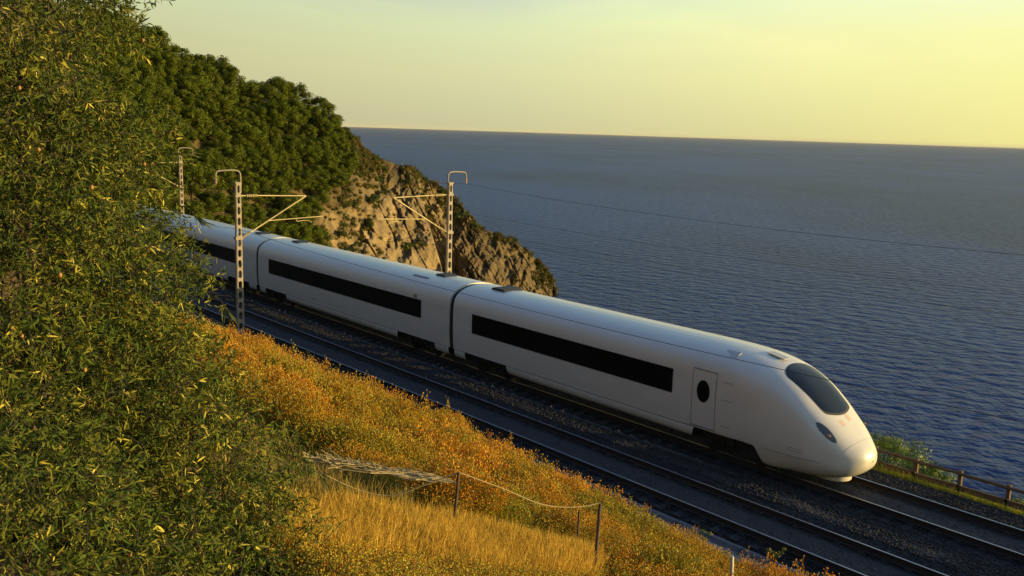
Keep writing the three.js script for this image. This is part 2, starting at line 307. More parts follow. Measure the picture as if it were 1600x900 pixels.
{ // concrete drain along the near side
  const sh = new THREE.Shape([[5.42, -0.5], [5.42, -0.25], [5.55, -0.235], [5.62, -0.33], [6.05, -0.33], [6.12, -0.12], [6.42, -0.10], [6.42, -0.5]].map(p => new THREE.Vector2(p[0], p[1])));
  const t = thing('drainage_channel', 'pale concrete drainage channel along the foot of the flower bank', 'drain');
  const g = new THREE.ExtrudeGeometry(sh, { depth: 1.96, bevelEnabled: false }); g.rotateY(-Math.PI / 2); // local x -> z, depth -> -x
  g.applyMatrix4(new THREE.Matrix4().makeScale(1, 1, 1));
  for (let k = 0; k < 50; k++) { const s = part('concrete_slab', g, M.concrete, t); s.position.set(-2 - k * 2, (hash3(k, 2, 3) - 0.5) * 0.02, 0); }
}
function track(zc, label) {
  const t = thing('railway_track', label, 'track', [0, 0, zc]);
  const rp = [[-0.036, 0], [-0.036, -0.035], [-0.012, -0.05], [-0.012, -0.14], [-0.07, -0.155], [-0.07, -0.172], [0.07, -0.172], [0.07, -0.155], [0.012, -0.14], [0.012, -0.05], [0.036, -0.035], [0.036, 0]];
  const rail = new THREE.ExtrudeGeometry(new THREE.Shape(rp.map(p => new THREE.Vector2(...p))), { depth: 150, bevelEnabled: false });
  rail.rotateY(Math.PI / 2); rail.translate(-120, 0, 0);
  const top = box(150, 0.004, 0.046, -45, 0.001, 0);
  for (const s of [-1, 1]) { const r = part('rail', rail, M.rust, t); r.position.z = s * GAUGE / 2; part('running_surface', top, M.steel, r); }
  const slp = mergeGeometries([box(0.24, 0.14, 2.5, 0, -0.262, 0)]), clip = box(0.14, 0.03, 0.30, 0, -0.180, 0);
  for (let k = 0; k < 165; k++) {
    const s = part('sleeper', slp, zc === 0 && k > 42 ? M.sunlitSleeper : M.sleeper, t); s.position.x = 8 - k * 0.6;
    for (const q of [-1, 1]) { const c = part('rail_clip', clip, M.rust, s); c.position.z = q * GAUGE / 2; }
  }
  return t;
}
track(0, 'far railway track that the white train runs on');
track(PITCH_TRACK, 'empty near railway track beside the flowering bank');

// ---------------------------------------------------------------- the train
const PROF = [[1.40, 0.78], [1.435, 1.15], [1.45, 1.6], [1.45, 2.1], [1.445, 2.45], [1.425, 2.66], [1.385, 2.82], [1.32, 2.95], [1.22, 3.06], [1.07, 3.165], [0.88, 3.245], [0.65, 3.305], [0.35, 3.35], [0, 3.37]];
function densify(pr, n) { // resample a half profile evenly by length
  const d = [0]; for (let i = 1; i < pr.length; i++) d.push(d[i - 1] + Math.hypot(pr[i][0] - pr[i - 1][0], pr[i][1] - pr[i - 1][1]));
  const out = []; for (let k = 0; k <= n; k++) { const t = d[d.length - 1] * k / n; out.push([interp(t, d, pr.map(p => p[0])), interp(t, d, pr.map(p => p[1]))]); } return out;
}
const NP = 44, HALF = densify(PROF, NP);
function shell(xa, xb, half, inset = 0, nx = 8) { // closed body between two x with the half profile mirrored
  const b = new MB(), full = [...half, ...half.slice(0, -1).reverse().map(p => [-p[0], p[1]])], w = full.length;
  for (let i = 0; i <= nx; i++) full.forEach((p, k) => { const x = mix(xa, xb, i / nx); b.v(x, p[1], p[0], [1, 1, 1], x * 0.3, k * 0.08); });
  for (let i = 0; i < nx; i++) for (let k = 0; k < w - 1; k++) { const a = i * w + k; b.quad(a, a + w, a + w + 1, a + 1); }
  const g = b.geo();
  const cap = new THREE.ShapeGeometry(new THREE.Shape(full.map(p => new THREE.Vector2(p[0], p[1])))); cap.rotateY(-Math.PI / 2);
  const fix = (x) => { const c = cap.clone(); c.translate(x, 0, 0); const n = c.attributes.position.count; return c; };
  // the shape's x (our z) came out as +z after the turn
  const caps = [fix(xa), fix(xb)]; [g, ...caps].forEach(q => { q.deleteAttribute('color'); });
  return mergeGeometries([g, ...caps]);
}
function sideZ(y) { return interp(y, PROF.map(p => p[1]), PROF.map(p => p[0])); }
function sidePatch(xa, xb, ya, yb, proud, nx = 6, ny = 6, side = 1) { // a patch that follows the side wall
  const b = new MB();
  for (let i = 0; i <= nx; i++) for (let j = 0; j <= ny; j++) { const y = mix(ya, yb, j / ny); b.v(mix(xa, xb, i / nx), y, side * (sideZ(y) + proud), [1, 1, 1], i, j); }
  for (let i = 0; i < nx; i++) for (let j = 0; j < ny; j++) { const a = i * (ny + 1) + j; b.quad(a, a + ny + 1, a + ny + 2, a + 1); }
  const front = b.geo(); return front;
}
function strip(pts, w, proud = 0.004) { return tube(pts, w, 5, pts.length - 1); }
const NOSE_X = -11.62;
const NS_S = [0, 0.05, 0.16, 0.36, 0.62, 0.95, 1.35, 1.9, 2.6, 3.4, 4.3, 5.4];
const NS_T = [0.92, 1.10, 1.25, 1.43, 1.65, 1.93, 2.27, 2.70, 3.06, 3.25, 3.34, 3.37];
const NS_B = [0.88, 0.68, 0.54, 0.39, 0.28, 0.19, 0.13, 0.11, 0.11, 0.30, 0.36, 0.36];
const NS_W = [0.03, 0.33, 0.54, 0.76, 0.95, 1.10, 1.24, 1.34, 1.405, 1.44, 1.45, 1.45];
function noseSection(s, v) { // s: metres behind the tip, v: 0 keel .. 1 crown; returns [z, y]
  const T = interp(s, NS_S, NS_T), B = interp(s, NS_S, NS_B), W = interp(s, NS_S, NS_W);
  const k = smooth(0.3, 4.6, s), a = -Math.PI / 2 + Math.PI * v, n = 2.6;
  const cz = Math.sign(Math.cos(a)) * Math.pow(Math.abs(Math.cos(a)), 2 / n), cy = Math.sign(Math.sin(a)) * Math.pow(Math.abs(Math.sin(a)), 2 / n);
  const mid = mix(B, T, 0.42), ez = W * cz, ey = cy > 0 ? mid + (T - mid) * cy : mid + (mid - B) * cy;
  const f = v * NP, i = Math.min(NP - 1, Math.floor(f)), q = f - i;
  const pz = mix(LOWHALF[i][0], LOWHALF[i + 1][0], q) * W / 1.45, py = mix(LOWHALF[i][1], LOWHALF[i + 1][1], q), pyy = B + (py - 0.36) / (3.37 - 0.36) * (T - B);
  return [mix(ez, pz, k), mix(ey, pyy, k)];
}
const LOWHALF = densify([[0, 0.36], [1.27, 0.36], [1.33, 0.42], ...PROF], NP);
function smoothTables() { // makes the nose curves smooth
  const cat = (xs, ys) => { const c = new THREE.CatmullRomCurve3(xs.map((x, i) => V(x, ys[i], 0)), false, 'centripetal'); return c.getPoints(140); };
  for (const A of [NS_T, NS_B, NS_W]) { const p = cat(NS_S, A); A.fx = p.map(q => q.x); A.fy = p.map(q => q.y); }
}
smoothTables();
{
  const lookup = (A, s) => interp(s, A.fx, A.fy);
  noseSection.T = s => lookup(NS_T, s); noseSection.B = s => lookup(NS_B, s); noseSection.W = s => lookup(NS_W, s);
}
function nosePoint(s, v, side = 1, proud = 0) {
  const at = (S, vv) => {
    S = Math.max(S, 0.0005);
    const T = noseSection.T(S), B = noseSection.B(S), W = noseSection.W(S), k = smooth(0.3, 4.6, S), a = -Math.PI / 2 + Math.PI * vv, n = vv > 0.5 ? mix(2.4, 3.1, smooth(0.1, 0.9, S)) : 2.4;
    const c = Math.max(0, Math.cos(a)), cz = Math.pow(c, 2 / n), sn = Math.sin(a), cy = Math.sign(sn) * Math.pow(Math.abs(sn), 2 / n);
    const mid = mix(B, T, 0.42), ez = W * cz, ey = cy > 0 ? mid + (T - mid) * cy : mid + (mid - B) * cy;
    const f = clamp(vv) * NP, i = Math.min(NP - 1, Math.floor(f)), q = f - i;
    const pz = mix(LOWHALF[i][0], LOWHALF[i + 1][0], q) * W / 1.45, py = mix(LOWHALF[i][1], LOWHALF[i + 1][1], q), pyy = B + (py - 0.36) / 3.01 * (T - B);
    return V(NOSE_X - S, mix(ey, pyy, k), side * mix(ez, pz, k));
  };
  const p = at(s, v);
  if (!proud) return p;
  const d1 = at(s + 0.02, v).sub(at(Math.max(0.001, s - 0.02), v)), d2 = at(s, v + 0.01).sub(at(s, v - 0.01)), n = d1.cross(d2).normalize();
  if (n.z * side < 0 || (Math.abs(n.z) < 0.05 && n.y < 0)) n.negate();
  return p.addScaledVector(n, proud);
}
const CAB_END = NOSE_X - 5.4, RECESS = [NOSE_X - 2.75, NOSE_X - 5.4];
const train = thing('high_speed_train', 'white streamlined high speed train running along the coast', 'train');
function bogie(x, parent) {
  const g = [box(2.5, 0.16, 0.12, 0, 0.5, 0.98), box(2.5, 0.16, 0.12, 0, 0.5, -0.98), box(0.4, 0.25, 1.9, 0, 0.55, 0), box(0.3, 0.3, 0.16, -0.85, 0.45, 1.06), box(0.3, 0.3, 0.16, 0.85, 0.45, 1.06), box(0.22, 0.34, 0.2, 0, 0.62, 1.05)];
  for (const q of [-0.85, 0.85]) for (const s of [-1, 1]) { const w = new THREE.CylinderGeometry(0.43, 0.43, 0.12, 28); w.rotateX(Math.PI / 2); w.translate(q, 0.43, s * 0.75); g.push(w); const f = new THREE.CylinderGeometry(0.46, 0.46, 0.03, 28); f.rotateX(Math.PI / 2); f.translate(q, 0.445, s * 0.67); g.push(f); }
  for (const q of [-0.85, 0.85]) { const a = new THREE.CylinderGeometry(0.08, 0.08, 1.5, 12); a.rotateX(Math.PI / 2); a.translate(q, 0.43, 0); g.push(a); }
  const m = part('bogie', mergeGeometries(g.map(q => q.index ? q.toNonIndexed() : q)), M.under, parent); m.position.x = x; return m;
}
function skirt(xa, xb, parent, side, slant = 0.14) { // lower side panel with slanted ends
  const b = new MB(), n = 6, prof = [[1.385, 0.76], [1.40, 0.70], [1.37, 0.56], [1.31, 0.46], [1.22, 0.42]];
  const rows = prof.length;
  for (let i = 0; i <= n; i++) prof.forEach(([z, y]) => { const e = slant * (0.78 - y) / 0.4, x = mix(xa + e, xb - e, i / n); b.v(x, y, side * z, [1, 1, 1], x * 0.3, y); });
  for (let i = 0; i < n; i++) for (let j = 0; j < rows - 1; j++) { const a = i * rows + j; b.quad(a, a + 1, a + rows + 1, a + rows); }
  const g = b.geo(); g.deleteAttribute('color'); return part('skirt', g, M.paint, parent);
}
function windowBand(xa, xb, parent, side) {
  const w = part('window_band', sidePatch(xa, xb, 1.68, 2.44, 0.012, 8, 5, side), M.glass, parent);
  const fr = []; for (const [a, b, c, d] of [[xa, xb, 1.68, 1.68], [xa, xb, 2.44, 2.44]]) fr.push(rod(V(a, c, side * (sideZ(c) + 0.004)), V(b, d, side * (sideZ(d) + 0.004)), 0.014, 6));
  for (const x of [xa, xb]) fr.push(tube([0, 0.25, 0.5, 0.75, 1].map(t => { const y = mix(1.68, 2.44, t); return V(x, y, side * (sideZ(y) + 0.004)); }), 0.014, 6));
  part('window_frame', mergeGeometries(fr.map(q => q.index ? q.toNonIndexed() : q)), M.darkTrim, w);
  return w;
}
function seamLine(pts, parent, name = 'panel_seam', r = 0.008, m = M.seam) { return part(name, tube(pts, r, 5, Math.max(1, pts.length - 1)), m, parent); }
function middleCar(xf, xr, label) { // front end and rear end
  const c = part('car', shell(xr, xf, HALF), M.paint, train); c.userData.label = label;
  for (const s of [1, -1]) {
    windowBand(xr + 1.3, xf - 1.95, c, s);
    skirt(xr + 0.05, xr + 0.75, c, s, 0.0); skirt(xr + 3.1, xf - 3.75, c, s); skirt(xf - 1.0, xf - 0.05, c, s, 0.0);
    seamLine([V(xr + 0.1, 0.785, s * 1.402), V(xf - 0.1, 0.785, s * 1.402)], c);
  }
  part('underframe', mergeGeometries([box(xf - xr - 0.4, 0.3, 2.2, (xf + xr) / 2, 0.63, 0), box((xf - xr) * 0.5, 0.3, 2.0, (xf + xr) / 2, 0.48, 0)]), M.under, c);
  bogie(xr + 1.9, c); bogie(xf - 2.4, c);
  for (const [x, l] of [[xr + 2.0, 0.75], [xf - 2.2, 0.75]]) { const h = new THREE.Shape([[-l / 2, 0], [-l / 2 + 0.12, 0.07], [l / 2 - 0.12, 0.07], [l / 2, 0]].map(p => new THREE.Vector2(...p))); const g = new THREE.ExtrudeGeometry(h, { depth: 0.6, bevelEnabled: true, bevelSize: 0.02, bevelThickness: 0.02, bevelSegments: 2 }); g.translate(x, 3.345, -0.35); part('roof_vent', g, M.darkTrim, c); }
  part('roof_panel', mergeGeometries([box(1.1, 0.02, 0.55, xf - 2.9, 3.185, 0.98)].map(g => { g.translate(-(xf - 2.9), -3.185, -0.98); g.rotateX(0.5); g.translate(xf - 2.9, 3.175, 0.98); return g; })), M.seam, c);
  part('side_vent', box(0.22, 0.16, 0.02, xf - 2.4, 2.56, 1.44), M.seam, c);
  part('side_handle', box(0.3, 0.05, 0.02, xr + 6.2, 1.02, 1.43), M.seam, c);
  return c;
}
function gangway(x, parent, wide = 0.34) { // dark bellows between two cars
  const g = []; for (let k = 0; k < 4; k++) { const k1 = 0.955 + (k % 2) * 0.02; const h = HALF.map(p => [p[0] * k1, 0.72 + (p[1] - 0.72) * (k1 + 0.01)]); g.push(shell(x - wide / 2 + k * wide / 4, x - wide / 2 + (k + 1) * wide / 4, h, 0, 1)); }
  return part('gangway_bellows', mergeGeometries(g), M.darkTrim, parent);
}
const X1R = -29.05, X2F = -29.35, X2R = -46.75, X3F = -47.05, X3R = -64.45, X4F = -64.75, X4R = -82.15;
middleCar(X2F, X2R, 'second white coach behind the leading car');
middleCar(X3F, X3R, 'third white coach, partly hidden by the mast and leafy tree');
middleCar(X4F, X4R, 'fourth white coach, almost hidden by the leafy tree');
gangway((X1R + X2F) / 2, train); gangway((X2R + X3F) / 2, train); gangway((X3R + X4F) / 2, train);
{ // the leading car: body, then the nose in one skin
  const b = new MB(), ns = 90, w = 2 * NP + 1;
  for (let i = 0; i <= ns; i++) {
    const s = 5.4 * Math.pow(i / ns, 1.7);
    for (let k = 0; k < w; k++) { const v = k <= NP ? k / NP : (2 * NP - k) / NP, side = k <= NP ? 1 : -1; const p = nosePoint(s, v, side); 
      if (s > 2.75) { const lim = mix(0.36, 0.78, smooth(2.75, 3.0, s)); if (p.y < lim) p.y = lim; }
      b.v(p.x, p.y, p.z, [1, 1, 1], p.x * 0.3, k * 0.05); }
  }
  for (let i = 0; i < ns; i++) for (let k = 0; k < w - 1; k++) { const a = i * w + k; b.quad(a, a + 1, a + w + 1, a + w); }
  const ng = b.geo(); ng.deleteAttribute('color');
  const c = part('car', mergeGeometries([ng, shell(X1R, CAB_END, HALF)]), M.paint, train); c.userData.label = 'leading car with rounded nose, oval door window and slanted windscreen';
  for (const s of [1, -1]) {
    windowBand(-27.8, -17.65, c, s);
    skirt(X1R + 0.05, X1R + 0.75, c, s, 0); skirt(X1R + 3.3, -16.75, c, s);
    seamLine([V(X1R + 0.1, 0.785, s * 1.402), V(-16.6, 0.785, s * 1.402)], c);
    // door with its oval pane
    const dx = -16.86, dr = -15.98;
    const d = part('door', sidePatch(dx, dr, 0.86, 2.66, 0.006, 4, 12, s), M.paint, c);
    const rim = []; for (const x of [dx, dr]) rim.push(tube(Array.from({ length: 9 }, (_, k) => { const y = mix(0.86, 2.66, k / 8); return V(x, y, s * (sideZ(y) + 0.006)); }), 0.010, 5));
    for (const y of [0.86, 2.66]) rim.push(rod(V(dx, y, s * (sideZ(y) + 0.006)), V(dr, y, s * (sideZ(y) + 0.006)), y > 2 ? 0.020 : 0.024, 5));
    part('door_frame', mergeGeometries(rim.map(q => q.index ? q.toNonIndexed() : q)), M.seam, c);
    const ov = new THREE.Shape(); ov.absellipse(0, 0, 0.225, 0.335, 0, Math.PI * 2); const og = new THREE.ExtrudeGeometry(ov, { depth: 0.02, bevelEnabled: true, bevelSize: 0.012, bevelThickness: 0.008, bevelSegments: 2, curveSegments: 28 });
    if (s < 0) og.rotateY(Math.PI); og.translate((dx + dr) / 2 - 0.02, 2.0, s * 1.448); part('door_window', og, M.glass, c);
    for (const [x, y0, y1] of []) seamLine([0, 0.5, 1].map(t => { const y = mix(y0, y1, t); return V(x, y, s * (sideZ(y) + 0.001)); }), c, 'panel_seam', 0.006);
    for (const y of [1.1, 1.9, 2.45]) seamLine([V(-15.75, y, s * (sideZ(y) + 0.001)), V(-15.40, y, s * (sideZ(y) + 0.001))], c, 'panel_seam', 0.008);
    // lower seam and vents of the nose
    const low = []; for (let q = 0; q <= 12; q++) { const S = mix(2.7, 0.95, q / 12); let best = 0.2; for (let v = 0.05; v < 0.5; v += 0.002) if (nosePoint(S, v).y < 0.80) best = v; low.push(nosePoint(S, best, s, 0.002)); }
    seamLine(low, c, 'panel_seam', 0.009);
    for (const y of [0.98, 1.06]) { const l = []; for (let q = 0; q <= 4; q++) { const S = mix(1.9, 1.45, q / 4); let best = 0.2; for (let v = 0.05; v < 0.6; v += 0.002) if (nosePoint(S, v).y < y) best = v; l.push(nosePoint(S, best, s, 0.001)); } seamLine(l, c, 'air_slot', 0.007); }
  }
  part('underframe', mergeGeometries([box(12.2, 0.3, 2.2, -22.8, 0.63, 0), box(6, 0.3, 2.0, -22.6, 0.48, 0), box(2.4, 0.3, 2.2, -15.6, 0.66, 0)]), M.under, c);
  bogie(X1R + 1.95, c); bogie(-15.55, c);
  { const h = new THREE.Shape([[-0.42, 0], [-0.3, 0.07], [0.3, 0.07], [0.42, 0]].map(p => new THREE.Vector2(...p))); const g = new THREE.ExtrudeGeometry(h, { depth: 0.9, bevelEnabled: true, bevelSize: 0.02, bevelThickness: 0.02, bevelSegments: 2 }); g.translate(X1R + 1.55, 3.345, -0.5); part('roof_vent', g, M.darkTrim, c); }
  { const g = box(0.5, 0.02, 0.3); g.rotateX(0.42); g.translate(-15.9, 3.207, 0.88); part('roof_hatch', g, M.hatch, c); }
  { const g = box(0.6, 0.02, 0.3); g.rotateZ(-0.16); g.translate(-14.85, 3.256, 0.0); part('roof_hatch', g, M.hatch, c); }
  // windscreen: a patch of the nose surface, lifted clear of it
  const vAtZ = (S, z) => { let lo = 0.5, hi = 1; for (let k = 0; k < 24; k++) { const m = (lo + hi) / 2; if (nosePoint(S, m).z > z) lo = m; else hi = m; } return (lo + hi) / 2; };
  const vAtY = (S, y) => { let lo = 0.15, hi = 1; for (let k = 0; k < 24; k++) { const m = (lo + hi) / 2; if (nosePoint(S, m).y < y) lo = m; else hi = m; } return (lo + hi) / 2; };
  const patch = (g, proud, n = 30, mm = 24) => {
    const q = new MB();
    for (let i = 0; i <= n; i++) { const f = i / n, hw = interp(f, [0, 0.05, 0.14, 0.5, 0.88, 0.96, 1], g.w); for (let j = 0; j <= mm; j++) { const t = (j / mm) * 2 - 1, S = mix(g.s0 + 0.12 * (1 - t * t), g.s1 - 0.12 * (1 - t * t), f), z = hw * Math.abs(t), p = nosePoint(S, vAtZ(S, z), t >= 0 ? 1 : -1, proud); q.v(p.x, p.y, p.z, [1, 1, 1], f, t); } }
    for (let i = 0; i < n; i++) for (let j = 0; j < mm; j++) { const a = i * (mm + 1) + j; q.quad(a, a + mm + 1, a + mm + 2, a + 1); }
    const o = q.geo(); o.deleteAttribute('color'); return o;
  };
  part('windscreen_frame', patch({ s0: 2.62, s1: 1.13, w: [0.56, 0.68, 0.76, 0.75, 0.69, 0.65, 0.56] }, 0.006), M.darkTrim, c);
  part('windscreen', patch({ s0: 2.57, s1: 1.18, w: [0.53, 0.64, 0.72, 0.71, 0.65, 0.60, 0.52] }, 0.014), M.shield, c);
  // headlights
  for (const sd of [1, -1]) {
    const q = new MB(), n = 12;
    for (let i = 0; i <= n; i++) { const f = i / n, S = mix(1.24, 0.66, f), yc = mix(1.88, 1.42, f), hh = 0.088 * Math.pow(Math.max(0.0, 1 - (2 * f - 1) ** 2), 0.6) + 0.004; for (let j = 0; j <= 8; j++) { const p = nosePoint(S, vAtY(S, yc + hh * (j / 4 - 1)), sd, 0.012); q.v(p.x, p.y, p.z); } }
    for (let i = 0; i < n; i++) for (let j = 0; j < 8; j++) { const a = i * 9 + j; q.quad(a, a + 9, a + 10, a + 1); }
    const h = part('headlight', q.geo(), M.headlight, c), lp = nosePoint(0.88, vAtY(0.88, 1.57), sd, 0.02), lg = new THREE.SphereGeometry(0.06, 14, 10); lg.scale(1.3, 0.7, 0.5); lg.translate(lp.x, lp.y, lp.z); part('lamp', lg, M.lamp, h);
  }
  for (const [S, z, l] of [[0.92, -0.12, 0.16], [0.84, 0.30, 0.15]]) { const q = new MB(); for (let i = 0; i <= 4; i++) for (let j = 0; j <= 3; j++) { const zz = z + (j / 3 - 0.5) * 0.16, p = nosePoint(S + (i / 4 - 0.5) * l, vAtZ(S, Math.abs(zz)), zz >= 0 ? 1 : -1, 0.004); q.v(p.x, p.y, p.z); } for (let i = 0; i < 4; i++) for (let j = 0; j < 3; j++) { const a = i * 4 + j; q.quad(a, a + 4, a + 5, a + 1); } part('nose_marking', q.geo(), M.marking, c); }
  { // nose hatch seam, faint emblem smudges, deflector lip
    const seam = []; for (let q = 0; q <= 24; q++) { const t = q / 12 - 1; seam.push(nosePoint(0.34 + 0.16 * t * t, 1 - 0.42 * Math.abs(t), t >= 0 ? 1 : -1, 0.001)); } seamLine(seam, c, 'nose_seam', 0.004);
    const lip = new THREE.Shape(); lip.moveTo(0.0, -0.45); lip.quadraticCurveTo(0.42, -0.38, 0.46, 0); lip.quadraticCurveTo(0.42, 0.38, 0, 0.45); lip.lineTo(-0.3, 0.45); lip.lineTo(-0.3, -0.45); lip.lineTo(0, -0.45);
    const lg = new THREE.ExtrudeGeometry(lip, { depth: 0.2, bevelEnabled: true, bevelSize: 0.03, bevelThickness: 0.03, bevelSegments: 3, curveSegments: 20 }); lg.rotateX(Math.PI / 2); lg.translate(-12.72, 0.34, 0); part('track_deflector', lg, M.paint, c);
  }
}

// ---------------------------------------------------------------- masts and wires
const PLATE = (() => {
  const H = 7.75, y0 = -0.6, sh = new THREE.Shape(), wd = y => mix(0.145, 0.088, (y - y0) / H);
  sh.moveTo(-wd(y0), y0); sh.lineTo(wd(y0), y0); sh.lineTo(wd(y0 + H), y0 + H); sh.lineTo(-wd(y0 + H), y0 + H);
  for (let y = y0 + 0.55; y < y0 + H - 0.25; y += 0.46) { const p = new THREE.Path(); p.absellipse(0, y, wd(y) * 0.82, 0.165, 0, Math.PI * 2, true); sh.holes.push(p); }
  const g = new THREE.ExtrudeGeometry(sh, { depth: 0.012, bevelEnabled: false, curveSegments: 10 }); g.translate(0, 0, -0.006); g.rotateY(Math.PI / 2); return { g, wd, y0, H };
})();
function taperBar(side) { // upright channel, slightly inclined, in the z-y plane
  const { wd, y0, H } = PLATE, g = box(0.13, H, 0.026), p = g.attributes.position;
  for (let i = 0; i < p.count; i++) { const y = p.getY(i) + H / 2 + y0; p.setY(i, y); p.setZ(i, p.getZ(i) + side * (wd(y) + 0.012)); }
  const lips = [-1, 1].map(q => { const l = box(0.012, H, 0.055), a = l.attributes.position; for (let i = 0; i < a.count; i++) { const y = a.getY(i) + H / 2 + y0; a.setXYZ(i, a.getX(i) + q * 0.063, y, a.getZ(i) + side * (wd(y) - 0.018)); } return l; });
  const m = mergeGeometries([g, ...lips]); m.computeVertexNormals(); return m;
}
const mastProto = thing('catenary_mast', 'near lattice railway mast on the concrete drain, dark holes down its web', 'mast', [-37.3, 0, 6.84], 'catenary masts along the line');
{
  const t = mastProto;
  for (const q of [-1, 1]) part('web_plate', PLATE.g, M.mast, t)  .position.x = q * 0.074; part('upright', taperBar(1), M.mast, t); part('upright', taperBar(-1), M.mast, t);
  part('footing', box(0.6, 0.5, 0.75, 0, -0.5, 0), M.concrete, t);
  part('top_bracket', tube([V(0, 6.7, -0.13), V(0, 7.35, -0.13), V(0, 7.55, -0.10), V(0, 7.63, 0.02), V(0, 7.63, 0.75), V(0, 7.60, 0.9), V(0, 7.48, 0.96), V(0, 7.36, 0.96)], 0.034, 8, 40), M.mast, t);
  const ins = []; for (let k = 0; k < 4; k++) { const c = new THREE.CylinderGeometry(0.055, 0.075, 0.03, 12); c.translate(0, 7.31 - k * 0.06, 0.96); ins.push(c); } ins.push(rod(V(0, 7.05, 0.96), V(0, 7.36, 0.96), 0.018));
  part('hanging_insulator', mergeGeometries(ins), M.ceramic, t);
  part('top_tube', rod(V(0, 6.55, -1.0), V(0, 6.49, -3.24), 0.026), M.arm, t);
  const i2 = [rod(V(0, 6.56, -0.13), V(0, 6.55, -1.05), 0.025)]; for (let k = 0; k < 6; k++) { const c = new THREE.CylinderGeometry(0.065, 0.065, 0.035, 12); c.rotateX(Math.PI / 2); c.translate(0, 6.553, -0.42 - k * 0.085); i2.push(c); }
  part('arm_insulator', mergeGeometries(i2), M.arm, t);
  part('stay_tube', rod(V(0, 4.97, -0.55), V(0, 6.49, -3.24), 0.030), M.arm, t);
  const i3 = [rod(V(0, 4.75, -0.15), V(0, 4.98, -0.56), 0.03)]; for (let k = 0; k < 5; k++) { const c = rod(V(0, 4.80 + k * 0.04, -0.24 - k * 0.07), V(0, 4.815 + k * 0.04, -0.267 - k * 0.07), 0.06, 12); i3.push(c); }
  part('stay_insulator', mergeGeometries(i3), M.arm, t);
  part('registration_arm', rod(V(0, 5.44, -1.36), V(0, 5.54, -4.1), 0.02), M.arm, t);
  part('steady_arm', tube([V(0, 5.5, -2.72), V(0, 5.36, -2.78), V(0, 5.38, -3.0), V(0, 5.36, -3.35), V(0, 5.27, -3.52)], 0.014, 6, 24), M.arm, t);
  part('clamp', mergeGeometries([box(0.22, 0.12, 0.34, 0, 4.74, 0), box(0.22, 0.09, 0.3, 0, 6.56, 0), box(0.2, 0.06, 0.28, 0, 7.12, 0)]), M.mast, t);
  const c2 = copyOf(t, 'lattice railway mast rising behind the train before the bare cliff'); c2.position.set(-35.15, 0, -2.9); c2.rotation.y = Math.PI;
  const c3 = copyOf(t, 'farthest lattice railway mast, half hidden behind the leafy tree'); c3.position.set(-68.6, 0, -2.9); c3.rotation.y = Math.PI;
}
function wireRun(label, pts, sag, r = 0.007) { // spans between supports with their sag
  const all = []; for (let k = 0; k < pts.length - 1; k++) for (let q = 0; q <= 16; q++) { if (k && !q) continue; const t = q / 16, p = pts[k].clone().lerp(pts[k + 1], t); p.y -= sag * 4 * t * (1 - t); all.push(p); }
  return solo('overhead_wire', new THREE.TubeGeometry(new THREE.CatmullRomCurve3(all), all.length * 2, r, 5), M.wire, label, 'wire');
}
wireRun('thin dark feeder wire crossing the sea from the far mast hook', [V(-102, 7.06, -3.86), V(-68.6, 7.06, -3.86), V(-35.15, 7.06, -3.86), V(0, 7.06, -3.86)], 0.48, 0.007);
wireRun('dark return wire passing in front of the train roof and windscreen', [V(-69, 5.12, 6.8), V(-37.3, 5.12, 6.8), V(0, 5.12, 6.8)], 0.40, 0.008);
wireRun('lower wire over the near track, seen against the sea', [V(-69, 5.28, 3.4), V(-37.3, 5.28, 3.4), V(0, 5.28, 3.6)], -0.06, 0.0045);
wireRun('sagging upper wire over the near track, seen against the sea', [V(-69, 6.49, 3.62), V(-37.3, 6.49, 3.62), V(0, 6.49, 3.62)], 0.42, 0.0045);
wireRun('lower wire strung above the train roof', [V(-102, 5.28, 0.5), V(-68.6, 5.28, 0.5), V(-35.15, 5.28, 0.5), V(0, 5.28, 0.4)], -0.06, 0.004);
wireRun('sagging upper wire strung above the train roof', [V(-102, 6.49, 0.33), V(-68.6, 6.49, 0.33), V(-35.15, 6.49, 0.33), V(0, 6.49, 0.33)], 0.42, 0.004);
wireRun('feeder wire on the near mast hook beside the bank', [V(-69, 7.06, 7.8), V(-37.3, 7.06, 7.8)], 0.48, 0.007);

// ---------------------------------------------------------------- foliage makers
function unit(R) { const u = R() * 2 - 1, a = R() * 6.2832, s = Math.sqrt(1 - u * u); return V(s * Math.cos(a), u, s * Math.sin(a)); }
function clumpCrown(seed, blobs, perBlob, size, col, flat = 0.55) { // leaf faces spread through the volume of many small clumps
  const b = new MB(), R = rng(seed);
  for (const [c, r] of blobs) for (let k = 0; k < perBlob; k++) {
    const d = unit(R), q = Math.pow(R(), 0.4), p = c.clone().add(V(d.x * r * q, d.y * r * 0.8 * q, d.z * r * q));
    const n = d.clone().multiplyScalar(1.0).add(unit(R).multiplyScalar(0.7)).normalize(), a = unit(R).cross(n).normalize(), e = a.clone().cross(n), s = size * (0.6 + 0.8 * R());
    const sh = n.clone().lerp(d, flat).normalize(), cc = col(R, q, d), nn = [sh.x, sh.y, sh.z];
    const v0 = p.clone().addScaledVector(a, -s * 0.5), v1 = p.clone().addScaledVector(e, -s * 0.22), v2 = p.clone().addScaledVector(a, s * 0.5), v3 = p.clone().addScaledVector(e, s * 0.22);
    const fn = v1.clone().sub(v0).cross(v2.clone().sub(v0)); const ring = fn.dot(sh) < 0 ? [v3, v2, v1, v0] : [v0, v1, v2, v3];
    b.quad(...ring.map(v => b.v(v.x, v.y, v.z, cc, 0, 0, nn)));
  }
  return b.geo();
}
const greenPine = (R, q) => { const k = 0.55 + 0.7 * R(); return [0.068 * k + 0.02 * R(), 0.098 * k, 0.008 * k]; };
